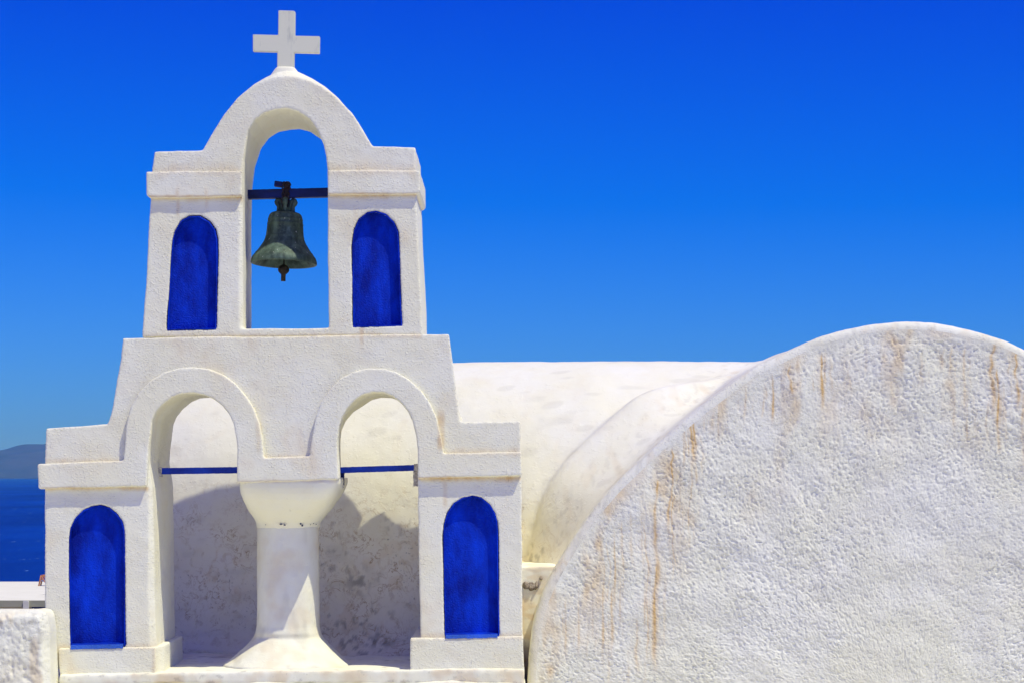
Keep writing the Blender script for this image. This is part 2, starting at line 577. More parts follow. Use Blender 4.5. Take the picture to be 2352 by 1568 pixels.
LR_NICHE = [(1024, 1458), (1022.5, 1360), (1020.5, 1270), (1020, 1228), (1022, 1203), (1029.3, 1178), (1045, 1156), (1063.7, 1144), (1085.6, 1139.9), (1104.4, 1144),
            (1123, 1159), (1135, 1178), (1140, 1196.7), (1141.9, 1234), (1143, 1360), (1144, 1456.5)]
def DD(pts):
    return [D(u, v) for u, v in pts]

def prism(pts, y0, y1):
    return [(pts, y0), (pts, y1)]

# ochre run marks under ledges: list of (u0,u1,v, depth of the mark, strength)
LEDGES = [(340, 556, 451, 16, 0.75), (751, 958, 446, 16, 0.75), (347, 556, 392, 22, 0.32), (751, 953, 390, 26, 0.35),
          (103, 340, 1119, 12, 0.7), (960, 1196, 1096, 14, 0.9), (324, 969, 771, 10, 0.35), (105, 285, 1058, 10, 0.3),
          (1018, 1195, 1038, 16, 0.35), (607, 713, 1048, 12, 0.4), (547, 780, 1104, 7, 0.4), (134, 357, 1484, 12, 0.35), (943, 1200, 1460, 14, 0.45)]
RUNS = [(1006, 1020, 950, 1038, 0.55), (404, 410, 440, 500, 0.4), (470, 476, 440, 480, 0.4), (1018, 1026, 1100, 1170, 0.35),
        (826, 834, 748, 800, 0.5), (590, 600, 972, 1045, 0.25), (812, 816, 480, 560, 0.25), (352, 360, 1480, 1560, 0.3)]
def marks_tower(p, n):
    u = p[:, 0] / 0.003 + 1176
    v = VH - p[:, 2] / 0.003
    st = np.zeros(len(p))
    w = NZ(p, 11, 3)
    q = p.copy()
    q[:, 2] *= 0.25
    w2 = NZ(q, 30, 8)
    for u0, u1, vv, dep, s in LEDGES:
        inside = sstep(u0 - 5, u0 + 3, u) * (1 - sstep(u1 - 3, u1 + 5, u))
        d = v - vv
        up = dep * (1.3 if s < 0.5 else 0.35)
        m = inside * np.where(d > 0, 1 - sstep(0, dep * (0.4 + w), d), 1 - sstep(0, up * (0.3 + w), -d))
        st = np.maximum(st, m * s * (0.40 + 1.2 * w * w2))
    for u0, u1, v0, v1, s in RUNS:
        m = sstep(u0 - 4, u0 + 3, u + 3 * (w - 0.5)) * (1 - sstep(u1 - 3, u1 + 5, u)) * sstep(v0 - 20, v0 + 8, v) * (1 - sstep(v1 - 20, v1 + 6, v))
        st = np.maximum(st, m * s * (0.3 + w))
    st = np.maximum(st, 0.30 * sstep(0.60, 0.80, NZ(p, 2.6, 21)) * w2)
    front = sstep(0.2, 0.8, -n[:, 1])
    dk = 0.25 * sstep(0.72, 0.9, NZ(p, 24, 31)) * sstep(0.5, 0.7, NZ(p, 3, 33))
    return st * (0.25 + 0.75 * front), dk

# upper tier: a face layer with the niches open and the body behind it
def niche_hole(pts, y0, y1):
    return prism(offset_loop(DD(pts), 0.009), y0, y1)
O0, O1 = DD(UP_OUT), DD(UP_OUT_B)
H0, H1, H2 = DD(UP_HOLE_F), DD(UP_HOLE), DD(UP_HOLE_B)
YA, YB = 0.088, 0.080
upper_bm = join(loft([(O0, 0.03), (lerp_loop(O0, O1, (YA - .03) / .09), YA)],
                     [[(H0, 0.03), (H1, 0.055), (lerp_loop(H1, H2, (YA - .055) / (TB - .055)), YA)],
                      niche_hole(UL_NICHE, 0.03, YA), niche_hole(UR_NICHE, 0.03, YA)], seed=1),
                loft([(lerp_loop(O0, O1, (YB - .03) / .09), YB), (O1, 0.12), (O1, TB - 0.07), (O0, TB)],
                     [[(lerp_loop(H1, H2, (YB - .055) / (TB - .055)), YB), (H2, TB)]], seed=1))
def side_box(x0, x1, y0, y1, z0, z1, tilt=0.0):
    bm = bmesh.new()
    n = 12
    prof = [(y0, z0), (y1, z0)]
    r = (y1 - y0) / 2
    for k in range(n + 1):
        a = math.pi * k / n
        prof.append(((y0 + y1) / 2 + r * math.cos(a), z1 - r + r * math.sin(a)))
    a = [bm.verts.new((x0 - tilt * (z - z0), y, z)) for y, z in prof]
    b = [bm.verts.new((x1 - tilt * (z - z0), y, z)) for y, z in prof]
    for i in range(len(prof)):
        j = (i + 1) % len(prof)
        bm.faces.new((a[i], a[j], b[j], b[i]))
    bm.faces.new(a)
    bm.faces.new(b)
    bmesh.ops.recalc_face_normals(bm, faces=bm.faces)
    return bm
zs0, zs1 = (VH - 735) * 0.003, (VH - 500) * 0.003
xside = D(967.5, 0)[0]
plaster('upper_wall', upper_bm, M_FAC, tower, marks=marks_tower, seed=1)

# cornice blocks of the upper tier (wrap round the flanks)
CL = [(556, 393), (556, 451.5), (345, 455), (337, 448), (336, 397), (338, 394.5)]
CR = [(964, 392), (964, 440), (958, 446), (752, 447.5), (752, 391.5)]
CLB = [(530, 393), (530, 451.5)] + CL[2:]
plaster('cornice', loft([(DD(CL), -0.001), (DD(CL), 0.05), (DD(CLB), 0.07), (DD(CLB), TB + 0.03)], seed=3), M_FAC, tower, marks=marks_tower, seed=3)
plaster('cornice', loft(prism(DD(CR), -0.001, TB + 0.03), seed=4), M_FAC, tower, marks=marks_tower, seed=4)

# lower tier: body and two piers in one wall, with both arches open
LOW_OUT = [(1031.6, 767), (283.7, 776), (276.8, 829), (269, 869), (261, 919.4), (255, 950.6), (247, 974), (105, 983), (103, 1062), (103, 1120),
           (103, 1300), (103, 1535), (343, 1535), (343, 1480), (341, 1300), (340.5, 1118), (340.7, 1060), (342.5, 1030), (347, 1000), (350.3, 966), (358, 947.5), (373.7, 928.7), (395.6, 911.6),
           (417.5, 903), (445.6, 901), (470.6, 906), (492.5, 916.3), (511.3, 930.3), (526.9, 950.6), (537.8, 975.6), (544, 1003.8),
           (546.6, 1031.9), (547, 1106), (779.5, 1099), (777, 1047.5), (776.3, 1010), (779.4, 981.9), (785.6, 960), (798, 938), (813.8, 921),
           (832.5, 907.5), (857.5, 901), (882.5, 902), (904.4, 910.6), (923, 925.6), (938.8, 944.4), (949.7, 969.4), (957.5, 1000.6),
           (960, 1031.9), (960.5, 1098), (962.5, 1300), (966.8, 1460), (967, 1535), (1203, 1535), (1201, 1460), (1198, 1180), (1197.5, 1092), (1195.6, 1038), (1194.3, 965),
           (1056.6, 967.5), (1053.6, 950.6), (1048, 900.6), (1040, 835)]
def shift_pts(pts, f):
    return [f(i, u, v) for i, (u, v) in enumerate(pts)]
IA = LOW_OUT.index((343, 1535))
IB = LOW_OUT.index((547, 1106))
IC = LOW_OUT.index((779.5, 1099))
ID = LOW_OUT.index((967, 1535))
LOW_MID, LOW_BACK = list(LOW_OUT), list(LOW_OUT)
for i in range(IA, IA + 4):       # chamfered edge of the left jamb
    u, v = LOW_OUT[i]
    LOW_MID[i] = (u + 9 + (v - 1118) * 0.018, v)
    LOW_BACK[i] = (u + 9 + (v - 1118) * 0.008, v)
for i in range(IC, IC + 4):
    u, v = LOW_OUT[i]
    LOW_BACK[i] = (u - 20, v)
LOW_BACK[IC + 4] = (770, 958)
LOW_BACK[IC + 5] = (789, 936)
LOW_BACK[0] = (1004, 800)
LOW_BACK[-1] = (1014, 872)
LOW_BACK[-2] = (1034, 932)
LOW_BACK[1] = (290, 785)
L0, L1, L2 = DD(LOW_OUT), DD(LOW_MID), DD(LOW_BACK)
YA, YB = 0.072, 0.064
low_bm = join(loft([(L0, 0.0), (L1, 0.028), (lerp_loop(L1, L2, (YA - .028) / (TB - .028)), YA)],
                   [niche_hole(LL_NICHE, 0.0, YA), niche_hole(LR_NICHE, 0.0, YA)], seed=5),
              loft([(lerp_loop(L1, L2, (YB - .028) / (TB - .028)), YB), (L2, TB)], seed=5))
plaster('lower_wall', low_bm, M_FAC, tower, marks=marks_tower, seed=5)

# raised hood band: cornice - arch - impost - arch - cornice in one piece
IN_L = [(340.3, 1116), (340.5, 1060), (342.5, 1030), (346.5, 1000), (350.3, 966), (358, 947.5), (373.7, 928.7), (395.6, 911.6), (417.5, 903), (445.6, 901),
        (470.6, 906), (492.5, 916.3), (511.3, 930.3), (526.9, 950.6), (537.8, 975.6), (544, 1003.8), (546.6, 1031.9), (547, 1107)]
IN_R = [(779.5, 1100), (777, 1047.5), (776.3, 1010), (779.4, 981.9), (785.6, 960), (798, 938), (813.8, 921), (832.5, 907.5), (857.5, 901),
        (882.5, 902), (904.4, 910.6), (923, 925.6), (938.8, 944.4), (949.7, 969.4), (957.5, 1000.6), (960, 1031.9), (960.5, 1098)]
OUT_R = [(1198, 1091), (1196.5, 1038), (1018.4, 1040.3), (1012.2, 1000.6), (1004.4, 963), (988.8, 925.6), (966.9, 896), (938.8, 871), (910.6, 855.3), (879.4, 846.5),
         (848, 846), (813.8, 853), (782.5, 869.4), (757.5, 896), (737, 925.6), (724.7, 960), (716.9, 1007), (712.4, 1047)]
OUT_L = [(606.5, 1050.6), (603.4, 1010), (597.2, 972.5), (586, 941), (567.5, 910), (542.5, 880), (514.4, 860), (480, 847), (445.6, 842.8), (414.4, 845),
         (380, 853.8), (348.7, 872.5), (320.6, 900.6), (302, 935), (291, 978.7), (285.3, 1057), (92, 1065), (89.4, 1068), (91, 1120), (95, 1122.5)]
plaster('hood_band', loft(prism(DD(IN_L + IN_R + OUT_R + OUT_L), -0.042, 0.02), seed=6), M_FAC, tower, marks=marks_tower, seed=6, voxel=0.008)
# the cornice ends return round the left flank
plaster('cornice', loft(prism(DD([(110, 1066), (89.4, 1066), (91, 1122), (110, 1122)]), 0.018, TB + 0.03), seed=7), M_FAC, tower, marks=marks_tower, seed=7)

# pedestals under the piers
PL = [(357, 1485), (134.5, 1486.5), (136, 1520), (141, 1556), (357, 1556)]
PR = [(1201.5, 1460.5), (943, 1465), (943, 1545), (1203, 1545)]
bmp = loft([(DD([(358, 1484), (134.5, 1486.5), (136, 1520), (141, 1560), (358, 1560)]), -0.03),
            (DD([(371, 1482), (134.5, 1486.5), (136, 1520), (141, 1560), (372, 1560)]), 0.10),
            (DD([(371, 1482), (100, 1486.5), (100, 1520), (100, 1560), (372, 1560)]), TB + 0.03)], seed=8)
plaster('pedestal', bmp, M_FAC, tower, marks=marks_tower, seed=8)
plaster('pedestal', loft(prism(DD(PR), -0.03, TB + 0.03), seed=9), M_FAC, tower, marks=marks_tower, seed=9)

# painted niches: back plate, jambs and a sill, one blue recess each
def niche(pts, yf, depth, label, sill=None, seed=0):
    P = DD(pts)
    outer = offset_loop(P, 0.0085)
    inner = P
    L1 = densify([(outer, yf), (outer, yf)], 0.02, 0.0)[0][0]
    bm = bmesh.new()
    A = densify([(inner, 0)], 0.02, 0.0012, seed)[0][0]
    n = len(A)
    O = np.array(offset_loop(A, 0.0075))
    ring = lambda pts_, y: [bm.verts.new((x, y, z)) for x, z in pts_]
    # smaller rings give the painted jamb, then the back filled with a fine grid
    r0 = ring(O, yf + depth + 0.004)
    r1 = ring(O, yf + 0.0005)
    r2 = ring(A, yf - 0.0008)
    r3 = ring(A, yf + depth)
    for a, b in ((r0, r1), (r1, r2), (r2, r3)):
        for i in range(n):
            j = (i + 1) % n
            bm.faces.new((a[i], a[j], b[j], b[i]))
    be = [bm.edges.get((r3[i], r3[(i + 1) % n])) for i in range(n)]
    bmesh.ops.triangle_fill(bm, use_beauty=True, edges=be)
    fr = [bm.edges.get((r0[i], r0[(i + 1) % n])) for i in range(n)]
    bmesh.ops.triangle_fill(bm, use_beauty=True, edges=fr)
    if sill:
        (u0, v0), (u1, v1), drop = sill
        a, b = D(u0, v0), D(u1, v1)
        m = 26
        rows = [(0.0, yf + depth - 0.002, 0.012), (0.35, yf - 0.030, 0.002), (1.0, yf - 0.0335, -drop * 0.003), (1.0, yf + 0.02, -drop * 0.003)]
        vs = []
        for (_, y, dz) in rows:
            vs.append([])
            for k in range(m + 1):
                t = k / m
                x = a[0] + (b[0] - a[0]) * t
                z = a[1] + (b[1] - a[1]) * t
                jit = (random.random() - 0.5) * 0.004 if dz < 0 else 0
                vs[-1].append(bm.verts.new((x, y, z + dz + jit)))
        for ra, rb in zip(vs, vs[1:]):
            for k in range(m):
                bm.faces.new((ra[k], ra[k + 1], rb[k + 1], rb[k]))
    bmesh.ops.recalc_face_normals(bm, faces=bm.faces)
    bmesh.ops.subdivide_edges(bm, edges=[e for e in bm.edges if e.calc_length() > 0.06], cuts=3, use_grid_fill=True)
    me = bm_mesh(bm)
    p = coords(me)
    u = p[:, 0] / 0.003 + 1176
    v = VH - p[:, 2] / 0.003
    umin, umax, vmin, vmax = u.min(), u.max(), v.min(), v.max()
    set_attr(me, 'dirt', np.zeros(len(p)))
    set_attr(me, 'stain', np.where(p[:, 1] < yf - 0.02, 0.4, 0.0))  # this value only turns the projecting sill lip a lighter blue
    return link('niche', me, M_BLUE, tower, label=label, smooth=False)
niche(UL_NICHE, 0.03, 0.045, 'upper left blue niche', seed=11)
niche(UR_NICHE, 0.03, 0.045, 'upper right blue niche', seed=12)
niche(LL_NICHE, 0.0, 0.045, 'lower left blue niche', sill=((164.5, 1481), (285, 1478.5), 8), seed=13)
niche(LR_NICHE, 0.0, 0.045, 'lower right blue niche', sill=((1024, 1457.5), (1143, 1455.5), 7), seed=14)
# flank niche, seen edge on
bmx = side_box(xside - 0.030, xside + 0.001, 0.292, 0.618, zs0 + 0.003, zs1 - 0.003, 0.05)
me = bm_mesh(bmx)
set_attr(me, 'dirt', np.zeros(len(me.vertices)))
set_attr(me, 'stain', np.zeros(len(me.vertices)))
link('niche', me, M_BLUE, tower, label='blue niche on the right flank')

# capital: cushion from the impost down to the round column
cx, cy = W(662, 0, 0.48)[0], 0.48
def superloop(cxx, cyy, ax, ay, e, n=72):
    out = []
    for k in range(n):
        a = 2 * math.pi * (k + 0.5) / n
        c, s = math.cos(a), math.sin(a)
        out.append((cxx + ax * abs(c) ** (2 / e) * (1 if c > 0 else -1), cyy + ay * abs(s) ** (2 / e) * (1 if s > 0 else -1)))
    return out
def lathe_rows(rows, n=72, cap=True):
    """rows: (z, cx, cy, ax, ay, exponent)"""
    bm = bmesh.new()
    rr = []
    for z, a, b, ax, ay, e in rows:
        rr.append([bm.verts.new((x, y, z + 0.0)) for x, y in superloop(a, b, ax, ay, e, n)])
    for a, b in zip(rr, rr[1:]):
        for i in range(n):
            j = (i + 1) % n
            bm.faces.new((a[i], a[j], b[j], b[i]))
    if cap:
        bm.faces.new(rr[0])
        bm.faces.new(rr[-1])
    bmesh.ops.recalc_face_normals(bm, faces=bm.faces)
    return bm
Z = lambda v: (VH - v) * 0.003
capc = D(663.5, 0)[0]
cap_rows = []
for v, uhalf, e, yf in [(1096, 114.5, 14, -0.030), (1108, 115.5, 13, -0.032), (1120, 114, 10, -0.022), (1132, 110.5, 8, -0.004), (1146, 104.5, 6.5, 0.03), (1158, 98, 5, 0.07),
                        (1170, 92.5, 4, 0.11), (1180, 85, 3.4, 0.155), (1190, 78, 2.9, 0.20), (1198, 73.5, 2.5, 0.235), (1206, 72, 2.2, 0.255), (1211, 71.5, 2.1, 0.262)]:
    t = min(1, max(0, (v - 1108) / 95.0))
    s = (CAM_D + (cy if t > 0.5 else yf)) / CAM_D
    sx = 1 + (1.034 - 1) * t
    back = TB - 0.01 + (0.72 - TB + 0.01) * t ** 1.5
    xx = capc + (cx - capc) * t
    cap_rows.append((Z(VH - (VH - v) * sx), xx, (yf + back) / 2, uhalf * 0.003 * sx, (back - yf) / 2, e))
plaster('capital', lathe_rows(cap_rows), M_SMOOTH, tower, marks=marks_tower, seed=15, amp=0.003)

# column with its spreading foot
s = (CAM_D + cy) / CAM_D
col_rows = []
for v, uh in [(1206, 69.5), (1212, 69.8), (1300, 70.0), (1400, 71.0), (1436, 72.0), (1450, 75)]:
    col_rows.append((Z(VH - (VH - v) * s), cx, cy, uh * 0.003 * s, uh * 0.003 * s, 2.25))
zf = -1.335
z1 = col_rows[-1][0]
for t, r in [(0.14, 0.242), (0.28, 0.265), (0.42, 0.293), (0.56, 0.323), (0.70, 0.356), (0.84, 0.388), (0.95, 0.420), (1.05, 0.455), (1.4, 0.455)]:
    z = z1 + (zf - z1) * t
    yo = cy - max(0, r - 0.24) * 0.12
    col_rows.append((z, cx, yo, r * 1.0, min(r * 0.92, 0.5), 2.2))
def marks_col(p, n):
    st = 0.20 * sstep(0.5, 0.8, NZ(p, 6, 41))
    q = p.copy(); q[:, 2] *= 0.4
    dk = 0.22 * sstep(0.62, 0.85, NZ(q, 9, 43))
    return st, dk
plaster('column', lathe_rows(col_rows), M_SMOOTH, tower, marks=marks_col, seed=16, amp=0.004)
# chips of blue paint left on the collar
def chips():
    for (u, v, w, h) in [(645, 1203, 6, 3), (653, 1205, 5, 2.5), (690, 1202, 4, 4), (694, 1206, 4, 3.5), (720, 1201, 2, 2), (726, 1203, 2, 1.5), (713, 1204, 1.5, 1.5), (610, 1204, 1.5, 1.2)]:
        bm = bmesh.new()
        dx = (W(u, 0, 0.28)[0] - cx)
        rr = 0.250
        y = cy - math.sqrt(max(0.001, rr * rr - dx * dx)) - 0.006
        x, z = W(u, v, y)
        pts = []
        for k in range(9):
            a = 2 * math.pi * k / 9
            r_ = 0.7 + 0.5 * random.random()
            pts.append((x + w * 0.0015 * math.cos(a) * r_, z + h * 0.0015 * math.sin(a) * r_))
        f = [bm.verts.new((a, y - 0.0015, b)) for a, b in pts]
        g = [bm.verts.new((a, y + 0.02, b)) for a, b in pts]
        bm.faces.new(f)
        for i in range(9):
            bm.faces.new((f[i], f[(i + 1) % 9], g[(i + 1) % 9], g[i]))
        link('paint_chip', bm_mesh(bm), M_BEAM, tower)
chips()

# base slab: floor of the arches and the two lips below the pedestals
def marks_base(p, n):
    u = p[:, 0] / 0.003 + 1176
    st = 0.35 * sstep(0.45, 0.75, NZ(p, 7, 51)) * sstep(0.0, 0.6, -n[:, 1])
    q = p.copy(); q[:, 2] *= 3.0
    dk = 0.35 * sstep(0.66, 0.8, NZ(q, 16, 53)) + 0.3 * sstep(0.6, 0.85, NZ(p, 5, 57)) * sstep(0.35, 0.8, p[:, 1])
    st = st + 0.25 * sstep(0.5, 0.8, NZ(p, 5, 59)) * sstep(0.3, 0.8, p[:, 1])
    return st, dk
def base():
    def box(x0, x1, y0, y1, zl, zr, zb, step=0.25):
        return loft([([(x1, zr), (x0, zl), (x0, zb), (x1, zb)], y0), ([(x1, zr), (x0, zl), (x0, zb), (x1, zb)], y1)], step=0.1, wob=0.004, seed=60)
    xl, xr = D(141, 0)[0], D(1204, 0)[0]
    plaster('base_slab', box(xl, xr, -0.085, 1.9, -1.375, -1.335, -1.44), M_SMOOTH, tower, marks=marks_base, seed=17, amp=0.006, voxel=0.013)
    plaster('base_course', box(xl - 0.3, xr + 0.005, -0.115, 1.9, -1.446, -1.428, -1.80), M_SMOOTH, tower, marks=marks_base, seed=18, amp=0.008, voxel=0.014)
base()

# marble cross on its mortar bed
CROSS = [(639.4, 24), (638.7, 80.9), (580.6, 79.4), (580.6, 118), (636.8, 119.5), (636, 170), (675.5, 170), (675.9, 121), (733.8, 122.7), (734.5, 83.6), (677.3, 82.4), (678, 27), (675, 25)]
yc_ = 0.14
bmc = loft([([W(u, v, yc_) for u, v in CROSS], yc_), ([W(u, v, yc_) for u, v in CROSS], yc_ + 0.04)], step=0.2, wob=0.0)
bmesh.ops.dissolve_limit(bmc, angle_limit=0.01, verts=bmc.verts, edges=bmc.edges)
bmesh.ops.bevel(bmc, geom=[e for e in bmc.edges if e.calc_face_angle(0) > 0.5], offset=0.0035, segments=2, affect='EDGES')
link('cross', bm_mesh(bmc), M_MARBLE, tower, label='grey veined white marble cross')
mound = lathe_rows([(D(0, 182)[1], W(656, 0, .16)[0], 0.17, 0.17, 0.10, 2.2), (D(0, 168)[1], W(656, 0, .16)[0], 0.165, 0.115, 0.07, 2.2),
                    (W(656, 158.5, .16)[1], W(656, 0, .16)[0], 0.16, 0.068, 0.042, 2.6), (W(656, 156, .16)[1], W(656, 0, .16)[0], 0.16, 0.060, 0.034, 2.6)])
plaster('cross_footing', mound, M_SMOOTH, tower, marks=marks_tower, seed=19, voxel=0.006, amp=0.002)

# beams built into the tower
def bar(name, a, b, h, y, depth, mat, label):
    """square bar between two picture points, at depth y"""
    (x0, z0), (x1, z1_) = W(a[0], a[1], y), W(b[0], b[1], y)
    bm = bmesh.new()
    n = 40
    hh = h * 0.003 * (CAM_D + y) / CAM_D / 2
    rings = []
    for k in range(n + 1):
        t = k / n
        x = x0 + (x1 - x0) * t
        z = z0 + (z1_ - z0) * t
        j = [(random.random() - 0.5) * 0.0018 for _ in range(8)]
        c = 0.006
        sec = [(-1, -1), (1, -1), (1, 1), (-1, 1)]
        ring = []
        for q, (sy, sz) in enumerate(sec):
            ring.append(bm.verts.new((x, y + sy * depth / 2 + j[q], z + sz * hh + j[q + 4])))
        rings.append(ring)
    for r0, r1 in zip(rings, rings[1:]):
        for i in range(4):
            bm.faces.new((r0[i], r0[(i + 1) % 4], r1[(i + 1) % 4], r1[i]))
    bm.faces.new(rings[0])
    bm.faces.new(rings[-1])
    link(name, bm_mesh(bm), mat, tower, label=label, smooth=False)
bar('tie_bar', (362, 1081), (556, 1078.5), 14.5, 0.38, 0.045, M_BAR, 'thin blue bar across the lower left arch')
bar('tie_bar', (779, 1078.7), (962, 1073), 13.5, 0.38, 0.045, M_BAR, 'thin blue bar across the lower right arch')
bar('bell_beam', (560, 448.2), (757, 443), 20.5, 0.42, 0.06, M_BEAM, 'dark blue wooden beam that the bell hangs from')
def lump(name, u0, u1, v0, v1, y, dep, mat, label=None, seed=0):
    (xa, za), (xb, zb) = W(u0, v1, y), W(u1, v0, y)
    bm = bmesh.new()
    bmesh.ops.create_cube(bm, size=1, matrix=Matrix.Translation(((xa + xb) / 2, y, (za + zb) / 2)) @ Matrix.Diagonal((xb - xa, dep, zb - za, 1)))
    bmesh.ops.subdivide_edges(bm, edges=bm.edges, cuts=5, use_grid_fill=True)
    vv = list(bm.verts)
    P = np.array([v.co for v in vv])
    d = np.c_[noise(P, 60, seed), noise(P, 60, seed + 1), noise(P, 60, seed + 2)] * 0.004
    for v, dd in zip(vv, d):
        v.co += Vector(dd)
    link(name, bm_mesh(bm), mat, tower, label=label)
lump('bar_socket', 779, 790.5, 1084, 1112, 0.38, 0.05, M_BEAM, 'blue painted socket under the right tie bar', 5)
lump('bar_socket', 778, 790, 1111, 1119, 0.38, 0.05, M_MORTAR, 'bare mortar under the blue socket', 6)
lump('bar_socket', 949.8, 964, 1081, 1115.5, 0.38, 0.05, M_MORTAR, 'bare mortar patch at the right end of the tie bar', 7)
lump('bar_socket', 951.5, 964, 1064, 1081, 0.36, 0.05, M_MORTAR, 'broken mortar round the bar end', 8)
lump('bar_socket', 363, 372.5, 1072, 1094, 0.375, 0.055, M_MORTAR, 'broken mortar at the left end of the tie bar', 9)
lump('bar_socket', 561, 570.5, 437, 460, 0.42, 0.075, M_MORTAR, 'broken mortar at the left end of the bell beam', 10)

# ------------------------------------------------------------------ the bell
K8 = 0.1874 * 0.003 * (CAM_D + 0.42) / CAM_D
bell_top = W(539 + (615 * 0.1874) + 2.0, 392 + 512 * 0.1874 - 0.0, 0.42)    # crop origin in picture units: (539, 392)
bell = empty('church_bell', 'green patinated bronze bell hanging by a chain from the dark blue beam', 'bell', (bell_top[0], 0.42, bell_top[1]))
def local_lathe(prof, n=64):
    bm = bmesh.new()
    rows = []
    for r, z in prof:
        if r < 1e-5:
            rows.append([bm.verts.new((0, 0, z))])
        else:
            rows.append([bm.verts.new((r * math.cos(2 * math.pi * k / n), r * math.sin(2 * math.pi * k / n), z)) for k in range(n)])
    for a, b in zip(rows, rows[1:]):
        for i in range(n):
            j = (i + 1) % n
            if len(a) == 1:
                bm.faces.new((a[0], b[j], b[i]))
            elif len(b) == 1:
                bm.faces.new((a[i], a[j], b[0]))
            else:
                bm.faces.new((a[i], a[j], b[j], b[i]))
    bmesh.ops.recalc_face_normals(bm, faces=bm.faces)
    return bm
def child(name, bm, mat, parent, smooth=True, label=None):
    me = bm_mesh(bm)
    o = bpy.data.objects.new(name, me)
    me.materials.append(mat)
    C.objects.link(o)
    o.parent = parent
    if label:
        o['label'] = label
    me.polygons.foreach_set('use_smooth', [smooth] * len(me.polygons))
    return o
outer = [(0, 512), (60, 513), (105, 514), (150, 519), (178, 530), (198, 552), (208, 585), (211, 600), (215, 603), (215, 612), (212, 616), (217, 650), (222, 662), (222, 668), (219, 672), (224, 740), (232, 815),
         (238, 822), (238, 830), (237, 834), (247, 862), (258, 890), (264, 895), (264, 902), (268, 905), (270, 912), (277, 918), (300, 955), (330, 998), (344, 1014), (350, 1017), (352, 1026), (356, 1030), (376, 1058), (384, 1066), (388, 1074), (396, 1092), (403, 1118), (405, 1138), (400, 1150),
         (392, 1152), (372, 1140), (330, 1085), (270, 1010), (230, 920), (205, 820), (192, 700), (180, 600), (150, 560), (0, 550)]
prof = [(r * K8, -(y - 512) * K8) for r, y in outer]
bb = child('bell_body', local_lathe(prof, 96), M_BELL, bell)
bell.rotation_euler = (R(-2.5), R(1.8), 0)
# crown loops
def tube(bm, pts, rad, n=10, closed=False):
    P = [Vector(p) for p in pts]
    rings = []
    m = len(P)
    up = None
    for i in range(m):
        if closed:
            t = (P[(i + 1) % m] - P[i - 1]).normalized()
        else:
            t = (P[min(i + 1, m - 1)] - P[max(i - 1, 0)]).normalized()
        if up is None:
            up = t.orthogonal().normalized()
        up = (up - t * up.dot(t)).normalized()
        w = t.cross(up)
        r_ = rad[i] if isinstance(rad, (list, tuple)) else rad
        rings.append([bm.verts.new(P[i] + (up * math.cos(2 * math.pi * k / n) + w * math.sin(2 * math.pi * k / n)) * r_) for k in range(n)])
    for i in range(m if closed else m - 1):
        a, b = rings[i], rings[(i + 1) % m]
        off = 0
        if closed and i == m - 1:
            off = min(range(n), key=lambda o: sum((a[k].co - b[(k + o) % n].co).length for k in range(n)))
        for k in range(n):
            bm.faces.new((a[k], a[(k + 1) % n], b[(k + 1 + off) % n], b[(k + off) % n]))
    if not closed:
        bm.faces.new(rings[0])
        bm.faces.new(rings[-1])
bmq = bmesh.new()
for k in range(4):
    a = math.pi / 4 * 0 + k * math.pi / 2
    pts = [(r * K8 * math.cos(a), r * K8 * math.sin(a), -(y - 512) * K8) for r, y in
           [(88, 518), (86, 480), (84, 450), (92, 425), (104, 408), (112, 390), (104, 370), (88, 362), (70, 372), (58, 400), (50, 440), (46, 518)]]
    tube(bmq, pts, [0.016, 0.015, 0.015, 0.017, 0.019, 0.019, 0.018, 0.017, 0.016, 0.015, 0.015, 0.015], 10)
pts = [(0, 0, 0.005), (0, 0, 60 * K8), (0, 0, 100 * K8)]
tube(bmq, pts, [0.032, 0.026, 0.022], 14)
child('crown', bmq, M_BELL, bell)
# clapper
bmq = local_lathe([(0.0, -560 * K8 + 10 * K8), (8 * K8, -560 * K8 + 10 * K8), (9 * K8, -640 * K8), (22 * K8, -648 * K8), (48 * K8, -662 * K8), (66 * K8, -690 * K8), (70 * K8, -712 * K8), (62 * K8, -735 * K8),
                   (40 * K8, -757 * K8), (30 * K8, -763 * K8), (28 * K8, -790 * K8), (29 * K8, -846 * K8), (26 * K8, -848 * K8), (0, -848 * K8)], 28)
child('clapper', bmq, M_IRON, bell)
# small raised flower on the bell wall
bmq = bmesh.new()
def on_bell(du, yy):
    # surface point of the bell near crop position (dx, y)
    prof2 = [(258, 890), (270, 912), (300, 955), (330, 998), (350, 1017)]
    ys = [b for a, b in prof2]
    rr = float(np.interp(yy, ys, [a for a, b in prof2])) * K8
    x = du * K8
    return Vector((x, -math.sqrt(max(1e-6, rr * rr - x * x)) - 0.001, -(yy - 512) * K8))
for pl in ([(-45, 985), (-25, 968), (0, 965), (15, 975), (30, 968), (60, 972), (85, 985)], [(-30, 985), (-5, 992), (15, 985), (40, 992), (75, 990)],
           [(20, 958), (28, 948), (40, 950), (45, 962), (36, 972), (24, 970), (20, 958)], [(0, 955), (12, 962), (18, 978)], [(55, 955), (46, 965), (44, 980)]):
    tube(bmq, [on_bell(a + 20, b) for a, b in pl], 0.0018, 6)
child('flower_relief', bmq, M_BELL, bell)
